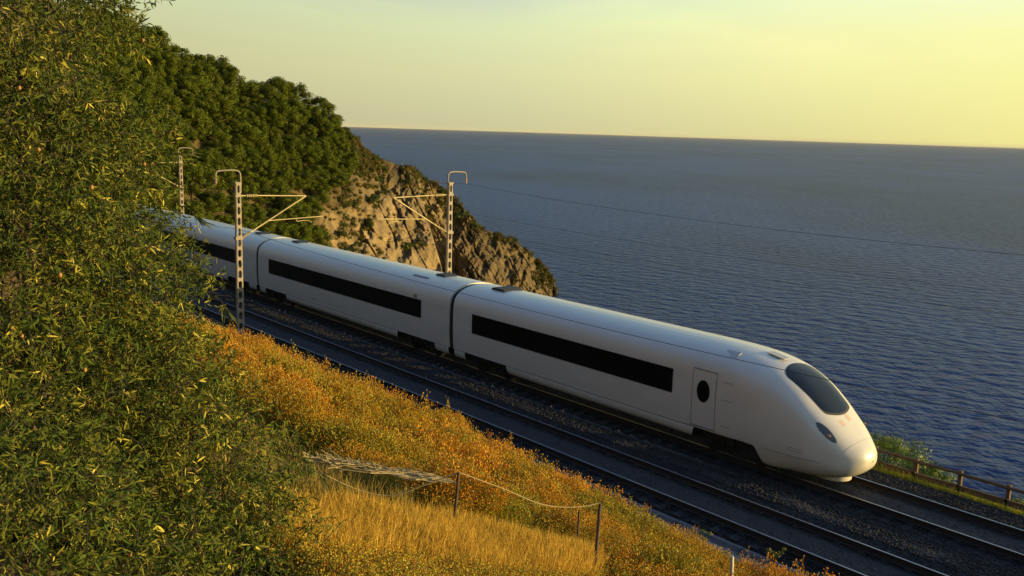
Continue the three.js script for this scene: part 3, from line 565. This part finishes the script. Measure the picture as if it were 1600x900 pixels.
function pineProto(seed) {
  const R = rng(seed), blobs = [], h = 7, limbs = [];
  const trunkTop = V((R() - 0.5) * 1.2, h * 0.62, (R() - 0.5) * 1.2);
  limbs.push(tube([V(0, -1.2, 0), V(trunkTop.x * 0.3, h * 0.3, trunkTop.z * 0.4), trunkTop], 0.16, 7, 8));
  const n = 30;
  for (let k = 0; k < n; k++) {
    const f = k / n, y = mix(2.0, 7.4, Math.pow(f, 0.8)), rad = Math.sin(Math.PI * clamp((y - 0.8) / 7.6)) * 3.3 * (0.45 + 0.55 * R()), a = k * 2.4 + R();
    const c = V(Math.cos(a) * rad, y + (R() - 0.5) * 0.6, Math.sin(a) * rad); blobs.push([c, 0.85 + 0.75 * R()]);
    if (k % 3 === 0) limbs.push(rod(V(trunkTop.x * 0.4, Math.max(0.8, y - 1.4), trunkTop.z * 0.4), c, 0.07, 5, 0.02));
  }
  return { crown: clumpCrown(seed + 9, blobs, 240, 0.40, greenPine, 0.8), trunk: mergeGeometries(limbs.map(q => q.index ? q.toNonIndexed() : q)) };
}
const ORD = ['first', 'second', 'third', 'fourth', 'fifth', 'sixth', 'seventh', 'eighth', 'ninth', 'tenth', 'eleventh', 'twelfth', 'thirteenth', 'fourteenth', 'fifteenth', 'sixteenth', 'seventeenth', 'eighteenth', 'nineteenth', 'twentieth'];
{ // pines on the headland, row by row below the skyline
  const protos = [11, 22, 33, 44].map(pineProto), R = rng(404), edgeX = [0, 150, 200, 250, 285, 330, 400, 500], edgeB = [545, 545, 548, 562, 540, 512, 500, 480];
  const treeProtos = [];
  const sOfPx = px => { for (let i = 0; i < NC; i++) if (px <= COLS[i + 1][2]) return i + (px - COLS[i][2]) / (COLS[i + 1][2] - COLS[i][2]); return NC; };
  for (let row = 0; row < 12; row++) {
    const t = row === 0 ? 0.01 : 0.015 + row * 0.088; let idx = 0;
    for (let px = 557 - (row % 2) * 13; px > 120; px -= 27 + 7 * R()) {
      const jx = (R() - 0.5) * 14, jt = (R() - 0.5) * 0.05, s = sOfPx(px + jx), p = hillPoint(s, clamp(t + jt, 0, 0.95)), q = proj(p.clone().add(V(0, 3.5, 0)));
      const kind = Math.floor(R() * 4), turn = R() * 6.28, sc0 = 0.58 + 0.4 * R();
      if (!q) continue;
      const lim = interp(q[1], edgeX, edgeB);
      if (q[0] > lim - 12 * R() || q[1] > 322 + (q[0] - 250) * 0.26 + 48 || q[0] < 140) continue;
      if (Math.hypot(q[0] - 378, (q[1] - 186) * 1.2) < 16) continue;
      const last = ORD[Math.min(idx, 19)], sc = sc0 * (q[0] > 520 && row < 2 ? 0.85 : 1);
      const label = row === 0 ? `green pine on the hill skyline, ${last} up from the cliff` : `green pine on the wooded hill, ${last} from the cliff, ${ORD[row]} row below skyline`;
      let o;
      if (!treeProtos[kind]) { o = thing('pine_tree', label, 'pine tree', [0, 0, 0], 'pine trees on the headland'); part('trunk', protos[kind].trunk, M.bark, o); part('crown', protos[kind].crown, M.pine, o); treeProtos[kind] = o; }
      else { o = copyOf(treeProtos[kind], label); }
      o.position.copy(p).add(V(0, -0.6, 0)); o.rotation.y = turn; o.scale.set(sc * 1.05, sc * (0.70 + 0.28 * R()), sc * 1.05); idx++;
    }
  }
}
{ // scrub on the cliff and headland: no one could count it
  const R = rng(91), blob = clumpCrown(5, [[V(0, 0.45, 0), 0.75], [V(0.6, 0.35, 0.2), 0.6], [V(-0.5, 0.3, -0.3), 0.6]], 70, 0.34, (R) => { const k = 0.6 + 0.7 * R(); return [k, k, k]; });
  const C = 1500, im = new THREE.InstancedMesh(blob, M.pine, C), o = new THREE.Object3D(), col = new THREE.Color(); let n = 0;
  for (let tries = 0; n < C && tries < 40000; tries++) {
    const s = mix(5, NC - 0.2, R()), t = Math.pow(R(), 1.4), p = hillPoint(s, t), k = fbm(p.x * 0.12, p.y * 0.12, p.z * 0.12 + 9, 3);
    const top = smooth(0.28, 0.0, t) * 0.55, left = smooth(9.2, 7.8, s) * 0.95; if (R() > clamp(top + left + k * 1.2 - 0.16)) continue;
    o.position.copy(p).add(V(0, -0.15, 0)); o.rotation.set((R() - 0.5) * 0.5, R() * 6, (R() - 0.5) * 0.5); o.scale.setScalar(0.5 + 1.1 * R() * R()); o.updateMatrix(); im.setMatrixAt(n, o.matrix);
    const q = R(); im.setColorAt(n++, q < 0.6 ? col.setRGB(0.085, 0.075, 0.018) : q < 0.85 ? col.setRGB(0.05, 0.065, 0.012) : col.setRGB(0.15, 0.10, 0.03));
  }
  im.count = n; im.name = 'scrub'; im.castShadow = im.receiveShadow = true; scene.add(im); tag(im, 'low olive and brown scrub scattered over the upper cliff', 'scrub', null, 'stuff');
}
function bush(px, py, d, w, h, label, tint = 1, kind = 'bush', leafSize = 0.12, n = 150, seed = 7) { // a leafy bush on its stem at a point
  const R = rng(seed), blobs = []; for (let k = 0; k < 12; k++) { const a = k * 2.4, r = 0.36 * w * Math.sqrt(k / 12) * 1.2; blobs.push([V(Math.cos(a) * r, h * (0.35 + 0.45 * R()) * (1 - 0.35 * k / 12), Math.sin(a) * r), (0.2 + 0.12 * R()) * Math.min(w, h)]); }
  const t = thing(kind, label, kind === 'bush' ? 'bush' : kind.replace('_', ' '), [px, py, d]);
  part('foliage', clumpCrown(seed + 1, blobs, n, leafSize, (R) => { const k = (0.6 + 0.7 * R()) * tint; return [0.075 * k, 0.105 * k, 0.016 * k]; }), M.leaf, t);
  part('stem', mergeGeometries(blobs.slice(0, 6).map(b => rod(V(0, -0.3, 0), b[0], 0.03, 5, 0.012))), M.bark, t);
  return t;
}
{ // bushes that read singly on the cliff
  const put = (px, py, d, w, h, label, seed) => { const p = onD(px, py, d); return bush(p.x, p.y - h * 0.5, p.z, w, h, label, 0.8, 'bush', 0.34, 90, seed); };
  put(722, 336, 245.5, 4.6, 2.6, 'green bush on the cliff crest beside the far mast', 71);
  put(743, 352, 247, 3.6, 2.0, 'smaller green bush at the cliff crest step toward the sea', 72);
  put(584, 309, 207, 2.2, 2.0, 'small green bush alone on the pale cliff face', 73);
}
// ---------------------------------------------------------------- fence, bushes and grass on the sea side
{
  const Z = -2.92, t = thing('trackside_fence', 'brown weathered fence with two rails between track and sea', 'fence');
  const xs = []; for (let k = 0; k < 12; k++) xs.push(-14.32 + k * 1.315);
  for (const x of xs) { const lean = (hash3(x * 10 | 0, 1, 1) - 0.5) * 0.06, p = part('post', box(0.10, 1.25, 0.10, 0, 0.625, 0), M.fence, t); p.position.set(x, -0.92, Z); p.rotation.z = lean; }
  for (let k = 0; k < xs.length - 1; k++) {
    const q = hash3(k, 5, 5) * 0.05;
    part('top_rail', rod(V(xs[k] - 0.05, 0.25 - q * 0.5, Z + 0.07), V(xs[k + 1] + 0.05, 0.25 + q * 0.5, Z + 0.07), 0.052, 8), M.fence, t);
    const r = box(1.4, 0.18, 0.07, 0, 0, 0); r.rotateZ(q * 0.4); r.translate((xs[k] + xs[k + 1]) / 2, -0.17 - q * 0.4, Z + 0.085); part('lower_rail', r, M.fence, t);
  }
}
bush(-13.0, -1.1, -4.0, 2.2, 1.85, 'green leafy bush behind the fence just beyond the train nose', 1.7, 'bush', 0.09, 330, 31);
bush(-11.75, -1.15, -4.1, 1.5, 1.35, 'low green bush behind the fence, next to the bush beside the nose', 1.6, 'bush', 0.09, 190, 32);
bush(-8.95, -1.1, -3.9, 1.2, 1.0, 'sparse green bush behind the fence near the picture edge', 1.6, 'bush', 0.08, 90, 33);
{ // unseen bushes added along the fence, tall enough to shade the tracks
  const R = rng(66);
  for (let k = 0; k < 13; k++) { const x = -5.2 + k * 1.5 + R() * 0.4, h = k === 0 ? 1.25 : k === 1 ? 1.9 : 2.3 + 0.9 * R(); const b = bush(x, -1.2, -4.2 + (R() - 0.5) * 0.6, 2.1, h, 'unseen leafy bush added along the fence to shade the tracks', 1, 'bush', 0.13, 170, 200 + k); tag(b, null, null, 'unseen bushes added to shade the tracks'); b.userData.label = `unseen leafy bush added by the fence for shade, ${ORD[k]} past the picture edge`; }
}
// ---------------------------------------------------------------- grasses and flowers
function bladeGeo(seed, n, h, spread, cols, bend = 0.35, w = 0.006) {
  const b = new MB(), R = rng(seed);
  for (let k = 0; k < n; k++) {
    const a = R() * 6.28, r = spread * Math.sqrt(R()), x = Math.cos(a) * r, z = Math.sin(a) * r, hh = h * (0.55 + 0.6 * R()), da = R() * 6.28, bx = Math.cos(da) * bend * hh * R(), bz = Math.sin(da) * bend * hh * R(), c = cols[Math.floor(R() * cols.length)], sa = R() * 3.14, wx = Math.cos(sa) * w, wz = Math.sin(sa) * w;
    const v = [0, 0.5, 0.85].map((f, i) => { const q = 1 - f * 0.6; return [b.v(x + bx * f * f - wx * q, hh * f, z + bz * f * f - wz * q, c), b.v(x + bx * f * f + wx * q, hh * f, z + bz * f * f + wz * q, c)]; });
    b.quad(v[0][0], v[0][1], v[1][1], v[1][0]); b.quad(v[1][0], v[1][1], v[2][1], v[2][0]); b.tri(v[2][0], v[2][1], b.v(x + bx, hh, z + bz, c));
  }
  return b.geo(true);
}
function flowerSprig(seed) { // thin stems with small leaves and orange seed heads
  const b = new MB(), R = rng(seed);
  const ribbon = (p, q, w, c) => { const d = q.clone().sub(p).normalize(), s = d.cross(unit(R)).normalize().multiplyScalar(w); b.quad(b.v(p.x - s.x, p.y - s.y, p.z - s.z, c), b.v(p.x + s.x, p.y + s.y, p.z + s.z, c), b.v(q.x + s.x * 0.6, q.y + s.y * 0.6, q.z + s.z * 0.6, c), b.v(q.x - s.x * 0.6, q.y - s.y * 0.6, q.z - s.z * 0.6, c)); };
  const bead = (p, r, c) => { const o = [V(r, 0, 0), V(0, 0, r), V(-r, 0, 0), V(0, 0, -r)].map(q => b.v(p.x + q.x, p.y + q.y, p.z + q.z, c)), u = b.v(p.x, p.y + r * 1.2, p.z, c), d = b.v(p.x, p.y - r * 1.2, p.z, c); for (let k = 0; k < 4; k++) { b.tri(o[k], u, o[(k + 1) % 4]); b.tri(o[(k + 1) % 4], d, o[k]); } };
  const leaf = (p, s, c) => { const d = unit(R), e = unit(R).cross(d).normalize(); const q = [p, p.clone().addScaledVector(d, s * 0.5).addScaledVector(e, s * 0.22), p.clone().addScaledVector(d, s), p.clone().addScaledVector(d, s * 0.5).addScaledVector(e, -s * 0.22)]; b.quad(...q.map(v => b.v(v.x, v.y, v.z, c))); };
  for (let k = 0; k < 9; k++) {
    const a = R() * 6.28, r = 0.05 + 0.10 * R(), h = 0.42 + 0.34 * R(), base = V(Math.cos(a) * r * 0.4, 0, Math.sin(a) * r * 0.4), tip = V(Math.cos(a) * r * 2.4, h, Math.sin(a) * r * 2.4), mid = base.clone().lerp(tip, 0.55); mid.y += 0.04;
    const sc = [0.34, 0.23, 0.04]; ribbon(base, mid, 0.004, sc); ribbon(mid, tip, 0.003, sc);
    for (let q = 0; q < 5; q++) { const f = 0.3 + 0.6 * R(); leaf(base.clone().lerp(tip, f).add(unit(R).multiplyScalar(0.02)), 0.035 + 0.03 * R(), R() < 0.75 ? [0.26 + 0.14 * R(), 0.21 + 0.08 * R(), 0.012] : [0.66, 0.44, 0.04]); }
    const nb = 4 + Math.floor(R() * 4);
    for (let q = 0; q < nb; q++) { const p = tip.clone().add(V((R() - 0.5) * 0.14, (R() - 0.55) * 0.14, (R() - 0.5) * 0.14)); ribbon(tip, p, 0.002, sc); const u = R(); bead(p, 0.008 + 0.007 * R(), u < 0.55 ? [0.80, 0.44, 0.03] : u < 0.82 ? [0.90, 0.64, 0.10] : u < 0.9 ? [0.62, 0.18, 0.02] : [0.80, 0.64, 0.25]); }
  }
  return b.geo(true);
}
// where things grow, on the ground as laid out across the bank
const GRASS_PATCH = [[440, 838], [560, 846], [700, 860], [830, 880], [930, 908], [910, 935], [760, 940], [600, 925], [430, 915]].map(p => { const r = rayOf(...p); let q; for (let d = 2; d < 60; d += 0.03) { q = EYE.clone().addScaledVector(r, d); if (q.y < groundY(q.x, q.z)) break; } return [q.x, q.z]; });
function march(px, py, off = 0) { const r = rayOf(px, py); let q; for (let d = 2; d < 80; d += 0.02) { q = EYE.clone().addScaledVector(r, d); if (q.y < groundY(q.x, q.z) + off) break; } return q; }
function scatterStuff(name, label, category, geos, count, material, accept, shape, seed, box_) {
  const R = rng(seed), per = Math.ceil(count / geos.length), o = new THREE.Object3D(), col = new THREE.Color();
  geos.forEach((g, gi) => {
    const mats = [], cols = []; let tries = 0;
    while (mats.length < per && tries++ < per * 60) {
      const x = mix(box_[0], box_[1], Math.pow(R(), 1)), z = mix(box_[2], box_[3], R()), k = accept(x, z, R); if (!k || R() > k) continue;
      const p = V(x, groundY(x, z), z), q = proj(p.clone().add(V(0, 0.3, 0))); if (!q || q[0] < -150 || q[0] > 1750 || q[1] > 1150 || q[2] < 3) continue;
      const s = shape(x, z, R, q[2]); o.position.copy(p); o.position.y -= 0.02; o.rotation.set((R() - 0.5) * 0.3, R() * 6.28, (R() - 0.5) * 0.3); o.scale.set(s[0], s[1], s[0]); o.updateMatrix(); mats.push(o.matrix.clone()); cols.push(s[2] ?? [1, 1, 1]);
    }
    const im = new THREE.InstancedMesh(g, material, mats.length); mats.forEach((m, i) => { im.setMatrixAt(i, m); im.setColorAt(i, col.setRGB(...cols[i])); });
    im.name = numbered(name); im.castShadow = im.receiveShadow = true; scene.add(im); tag(im, label, category, geos.length > 1 ? name.replace(/_/g, ' ') : null, 'stuff');
  });
}
const inGrass = (x, z) => inPoly(x, z, GRASS_PATCH);
// the front edge of the tall flowering shrubs: they end on a line above the grass
const inFront = (x, z) => { const q = proj(V(x, groundY(x, z), z)); return q ? q[1] - interp(q[0], [200, 480, 700, 830, 920, 1000, 1300], [785, 798, 822, 848, 884, 985, 1150]) : 999; };
function dome(x, z) { // rounded shrubs about a metre wide: [height share, tone]
  let best = 0, tone = 0; const X = Math.floor(x / 1.15), Z = Math.floor(z / 1.15);
  for (let i = -1; i <= 1; i++) for (let j = -1; j <= 1; j++) { const a = hash3(X + i, Z + j, 1), b = hash3(X + i, Z + j, 2), c = hash3(X + i, Z + j, 3), d = Math.hypot(x - (X + i + 0.15 + 0.7 * a) * 1.15, z - (Z + j + 0.15 + 0.7 * b) * 1.15) / (0.62 + 0.4 * c), h = (0.55 + 0.75 * hash3(X + i, Z + j, 4)) * Math.sqrt(Math.max(0, 1 - d * d)); if (h > best) { best = h; tone = hash3(X + i, Z + j, 5); } }
  return [best, tone];
}
scatterStuff('flowering_shrubs', 'orange and yellow flowering shrubs covering the bank top', 'flowers', [flowerSprig(1)], 15000, M.dry,
  (x, z, R) => { const e = fbm(x * 0.55, z * 0.4, 3, 3) * 1.1, c = mix(9.8, 9.1, smooth(-15, -12, x)) + e + 1.1 * smooth(-27, -33, x); return z > c && inFront(x, z) < 8 * e ? 1 : (z > c - 1.2 && z <= c ? 0.12 : 0); },
  (x, z, R) => { const [h, tn] = dome(x, z), k = 0.16 + 1.12 * h + 0.15 * R() + (R() < 0.06 ? 0.4 * h : 0), d = 0.60 + 0.38 * R(), right = smooth(-14, -11, x); const g = clamp(tn * 1.7 - 0.65 + 0.5 * right); return [0.75 + 0.35 * h, k * mix(1, 0.72, right) * mix(1, 0.42, smooth(-27, -33, x)), [d * mix(0.98, 0.68, g), d * mix(0.84, 0.84, g), d * 0.6]]; }, 31, [-44, -5, 7.8, 17]);
scatterStuff('flowering_weeds', 'low orange flowering weeds growing at the near side of the dry grass', 'flowers', [flowerSprig(8)], 5200, M.dry,
  (x, z) => { const e = fbm(x * 0.9, z * 0.9, 8, 3), f = inFront(x, z); return !inGrass(x, z) && f > 40 && f < 400 ? clamp(0.75 + e) : 0; },
  (x, z, R) => { const k = 0.42 + 0.3 * R(), d = 0.6 + 0.4 * R(); return [k * 1.1, k * 0.8, [d * 0.85, d, d]]; }, 32, [-20, -2, 9, 21]);
scatterStuff('dry_grass', 'tall golden dry grass in front of the flowering shrubs', 'grass', [bladeGeo(4, 26, 0.46, 0.10, [[0.62, 0.41, 0.065], [0.70, 0.48, 0.09], [0.50, 0.31, 0.045], [0.34, 0.20, 0.025]])], 5200, M.dry,
  (x, z) => inGrass(x, z) ? 1 : 0, (x, z, R) => { const k = 0.75 + 0.35 * R() + 0.25 * fbm(x, z, 2, 2); return [k, k]; }, 33, [-20, -3, 9, 21]);
scatterStuff('bank_grass', 'thin yellow green grass between the flowers on the bank', 'grass', [bladeGeo(6, 22, 0.30, 0.13, [[0.28, 0.20, 0.05], [0.20, 0.16, 0.03], [0.12, 0.12, 0.02], [0.36, 0.24, 0.06]], 0.5)], 9000, M.dry,
  (x, z) => z > 7.2 && (inFront(x, z) < -10 || inFront(x, z) > 45) ? (inFront(x, z) < 0 ? 0.25 : 1) * clamp(0.5 + 0.6 * fbm(x * 0.6, z * 0.6, 12, 3)) : 0, (x, z, R) => { const k = 0.6 + 0.7 * R(); return [k, k]; }, 34, [-36, -2, 7.2, 21]);
scatterStuff('verge_grass', 'yellow green grass strip along the foot of the sea side fence', 'grass', [bladeGeo(7, 24, 0.26, 0.14, [[0.42, 0.38, 0.035], [0.30, 0.32, 0.03], [0.55, 0.42, 0.05]], 0.5)], 1500, M.dry,
  (x, z) => clamp(0.8 + 1.2 * fbm(x * 1.2, z * 1.2, 15, 2)), (x, z, R) => { const k = 0.6 + 0.6 * R(); return [k, k]; }, 35, [-16, -3, -3.7, -2.42]);
// ---------------------------------------------------------------- wire fence on the bank
{
  const t = thing('wire_fence', 'old wire fence with thin leaning posts on the grassy bank', 'fence');
  const postAt = (bx, by, tx, ty, r, m, name = 'post') => { const b = march(bx, by), d = b.clone().sub(EYE), dist = Math.hypot(d.x, d.z), top = onD(tx, ty, dist); part(name, rod(b.clone().add(V(0, -0.2, 0)), top, r, 8, r * 0.9), m, t); return top; };
  const p1 = postAt(703, 868, 717, 738, 0.019, M.post), p2 = postAt(926, 925, 938, 786, 0.024, M.post);
  postAt(900, 880, 905, 797, 0.016, M.post);
  const pw = postAt(1142, 960, 1144, 869, 0.030, M.palePost); pw.y += 0;
  const far = onD(500, 738, Math.hypot(p1.x - EYE.x, p1.z - EYE.z) + 0.2);
  const run = (pts, r) => part('wire', tube(pts, r, 5, 40), M.straw, t);
  const mid = (a, b, f, s) => { const q = a.clone().lerp(b, f); q.y -= s; return q; };
  run([far, mid(far, p1, 0.25, 0.19), mid(far, p1, 0.5, 0.27), mid(far, p1, 0.75, 0.15), p1], 0.0075);
  run([p1, mid(p1, p2, 0.3, 0.08), mid(p1, p2, 0.6, 0.17), mid(p1, p2, 0.85, 0.1), p2], 0.0055);
  // dead stalks matted over the wire
  const a = onD(470, 712, Math.hypot(p1.x, p1.z - EYE.z) + 0.25), b = onD(700, 752, Math.hypot(p1.x, p1.z - EYE.z) + 0.1), R = rng(8), g = [];
  for (let k = 0; k < 120; k++) {
    const f = R() * 0.8, l = 0.25 + 0.35 * R(), s = mid(a, b, f, 0), e = mid(a, b, Math.min(1.02, f + l * 0.55), 0), w = () => V((R() - 0.5) * 0.3, (R() - 0.5) * 0.16 * (1 - f), (R() - 0.5) * 0.3), m = s.clone().lerp(e, 0.5).add(w().multiplyScalar(0.6));
    g.push(tube([s.add(w()), m, e.add(w().multiplyScalar(0.5))], 0.0035 + 0.003 * R(), 4, 5));
  }
  solo('stalk_mat', mergeGeometries(g), M.straw, 'mat of dead straw coloured stalks draped over the fence wire', 'dead stalks');
}
{ // weathered timber lying in the weeds
  const t = thing('broken_timber', 'broken grey timber lying in the weeds near the drain', 'timber');
  const a = march(1005, 862, 0.28), b = march(1042, 892, 0.25), d = b.clone().sub(a);
  const mk = (p, q, w, h) => { const e = q.clone().sub(p), g = new THREE.BoxGeometry(w, h, e.length(), 1, 2, 8), pp = g.attributes.position; for (let i = 0; i < pp.count; i++) pp.setXYZ(i, pp.getX(i) + 0.012 * vnoise(i * 1.7, 2), pp.getY(i) + 0.012 * vnoise(i * 2.3, 5), pp.getZ(i)); g.computeVertexNormals(); g.applyQuaternion(new THREE.Quaternion().setFromUnitVectors(V(0, 0, 1), e.clone().normalize())); g.translate((p.x + q.x) / 2, (p.y + q.y) / 2, (p.z + q.z) / 2); return g; };
  part('plank', mk(a, b, 0.12, 0.07), M.wood, t); part('plank', mk(a.clone().add(V(0.16, 0.02, 0.05)), b.clone().add(V(0.12, 0.08, -0.02)), 0.06, 0.05), M.wood, t);
  const c = march(1078, 880, 0.2), e = march(1150, 912, 0.2);
  solo('fallen_pole', rod(c, e, 0.035, 8, 0.03), M.post, 'dark fallen pole lying in the weeds beside the pale post', 'pole');
}
for (const [bx, by, h, w, label, seed] of [[1080, 870, 0.62, 0.7, 'green weed with spread twigs standing over the near rail', 51], [1205, 885, 0.42, 0.34, 'small upright green weed beside the near rail', 52]]) {
  const p = march(bx, by), R = rng(seed), t = thing('weed', label, 'plant', [p.x, p.y, p.z]), st = [], lf = [];
  for (let k = 0; k < 6; k++) { const tip = V((R() - 0.3) * w, h * (0.75 + 0.45 * R()), -(R() - 0.3) * w); st.push(tube([V(0, -0.05, 0), tip.clone().multiplyScalar(0.5).add(V(0, 0.06, 0)), tip], 0.008, 5, 8)); lf.push([tip, 0.06 + 0.03 * R()], [tip.clone().multiplyScalar(0.8), 0.05]); }
  part('stem', mergeGeometries(st), M.bark, t); part('foliage', clumpCrown(seed, lf, 26, 0.05, (R) => { const k = 0.7 + 0.6 * R(); return [0.13 * k, 0.15 * k, 0.02 * k]; }), M.leaf, t);
}
// ---------------------------------------------------------------- the leafy tree in front
{
  const R = rng(2024), foot = V(0, 0, 0);
  const root = onD(60, 1250, 6.6); root.y = groundY(root.x, root.z);
  const t = thing('narrow_leaved_tree', 'tall leafy tree with narrow glossy leaves and brown pods beside the bank', 'tree', [root.x, root.y, root.z]);
  // lobes of the crown: where they stand, how large
  const lobes = [[-75, -30, 7.4, 1.15], [35, 60, 7.6, 0.76], [-60, 240, 7.2, 1.25], [80, 210, 7.6, 0.68], [135, 345, 7.6, 0.62], [40, 420, 6.9, 1.05], [192, 472, 7.3, 0.62], [90, 620, 6.6, 1.0], [228, 600, 7.0, 0.62], [-40, 700, 5.9, 0.95], [318, 740, 6.7, 0.68], [180, 790, 6.2, 0.95], [60, 930, 5.4, 0.95], [340, 900, 6.1, 0.72], [-80, 900, 4.9, 0.85], [190, 980, 5.5, 0.85], [-30, 470, 6.7, 0.85], [40, 330, 7.0, 0.8], [-30, 1000, 4.8, 0.75], [110, 1010, 5.1, 0.7]].map(([px, py, d, r]) => [onD(px, py, d).sub(root), r]);
  const b = new MB(), twigs = [], pods = [];
  const leafAt = (p, dir, len, wid, c) => {
    const n = unit(R), side = n.cross(dir).normalize(), nor = dir.clone().cross(side), curl = (R() - 0.3) * 0.35 * len;
    const q = (f, w) => { const m = p.clone().addScaledVector(dir, len * f).addScaledVector(nor, -curl * f * f); m.y -= 0.12 * len * f * f; return [m.clone().addScaledVector(side, w), m.clone().addScaledVector(side, -w)]; };
    const [a0, a1] = q(0.35, wid), [b0, b1] = q(0.7, wid * 0.75), tip = q(1, 0)[0];
    const i0 = b.v(p.x, p.y, p.z, c), i1 = b.v(a0.x, a0.y, a0.z, c), i2 = b.v(a1.x, a1.y, a1.z, c), i3 = b.v(b0.x, b0.y, b0.z, c), i4 = b.v(b1.x, b1.y, b1.z, c), i5 = b.v(tip.x, tip.y, tip.z, c);
    b.tri(i0, i1, i2); b.quad(i2, i1, i3, i4); b.tri(i4, i3, i5);
  };
  for (const [c, r] of lobes) {
    const n = Math.round(2000 * r * r);
    for (let k = 0; k < n; k++) {
      const d = unit(R), q = 0.45 + 0.62 * Math.pow(R(), 0.7) + 0.10 * vnoise(d.x * 3 + c.x, d.y * 3, d.z * 3), p = c.clone().addScaledVector(d, r * q);
      if (q > 0.74 && vnoise(p.x * 2.2 + 5, p.y * 2.2, p.z * 2.2) > 0.30) continue;
      const grow = d.clone().multiplyScalar(0.7).add(unit(R).multiplyScalar(0.8)).add(V(0, 0.15, 0)).normalize(), L = 0.11 + 0.09 * R();
      if (k % 4 === 0) twigs.push([p.clone().addScaledVector(grow, -0.1), p.clone().addScaledVector(grow, L * 0.8)]);
      const cb = R(), base = cb < 0.60 ? [0.052, 0.076, 0.004] : cb < 0.94 ? [0.125, 0.128, 0.008] : [0.40, 0.33, 0.05];
      const nl = 8 + Math.floor(R() * 4);
      for (let m = 0; m < nl; m++) {
        const f = R(), dir = grow.clone().multiplyScalar(0.55).add(unit(R).multiplyScalar(0.75)).add(V(0, -0.18, 0)).normalize(), kk = 0.65 + 0.7 * R();
        leafAt(p.clone().addScaledVector(grow, L * f), dir, 0.034 + 0.036 * R(), 0.0036 + 0.0027 * R(), base.map(v => v * kk));
      }
      if (R() < 0.006) pods.push(p.clone().addScaledVector(grow, L));
    }
  }
  // long shoots that stick out of the outline
  for (const [px, py, d, ex, ey] of [[205, 45, 7.4, 222, 32], [245, 240, 7.4, 300, 240], [262, 158, 7.4, 264, 170], [150, 0, 7.3, 200, 14], [300, 330, 7.2, 318, 350], [470, 720, 6.6, 500, 742], [345, 470, 7, 358, 490]]) {
    const a = onD(px, py, d).sub(root), e = onD(ex, ey, d).sub(root), g = e.clone().sub(a); twigs.push([a, e]);
    for (let m = 0; m < 12; m++) { const f = R(), dir = g.clone().normalize().add(unit(R).multiplyScalar(0.6)).normalize(); leafAt(a.clone().addScaledVector(g, f), dir, 0.08 + 0.05 * R(), 0.007, [0.09, 0.10, 0.016]); }
  }
  const crown = part('crown', b.geo(true), M.leaf, t); crown.userData.kind = 'stuff';
  const tw = twigs.map(([a, e]) => rod(a, e, 0.004, 4, 0.002)); const twm = part('twigs', mergeGeometries(tw), M.bark, t); twm.userData.kind = 'stuff';
  part('trunk', tube([V(0, -0.3, 0), V(0.05, 0.8, 0.05), V(-0.1, 1.9, -0.1), lobes[5][0].clone().multiplyScalar(0.9)], 0.09, 8, 20), M.bark, t);
  for (const [c] of lobes) part('branch', tube([V(-0.02, 0.6, 0), c.clone().multiplyScalar(0.45).add(V(0.1, 0.25, 0)), c], 0.03, 6, 12), M.bark, t);
  const pg = new THREE.SphereGeometry(0.012, 10, 8); pg.scale(1, 1.25, 1); pods.forEach(p => { const o = part('seed_pod', pg, M.pod, t); o.position.copy(p); });
}
scene.fog = new THREE.FogExp2(new THREE.Color().setRGB(0.95, 0.86, 0.55), 0.000008); // evening haze over the sea
renderer.render(scene, camera);
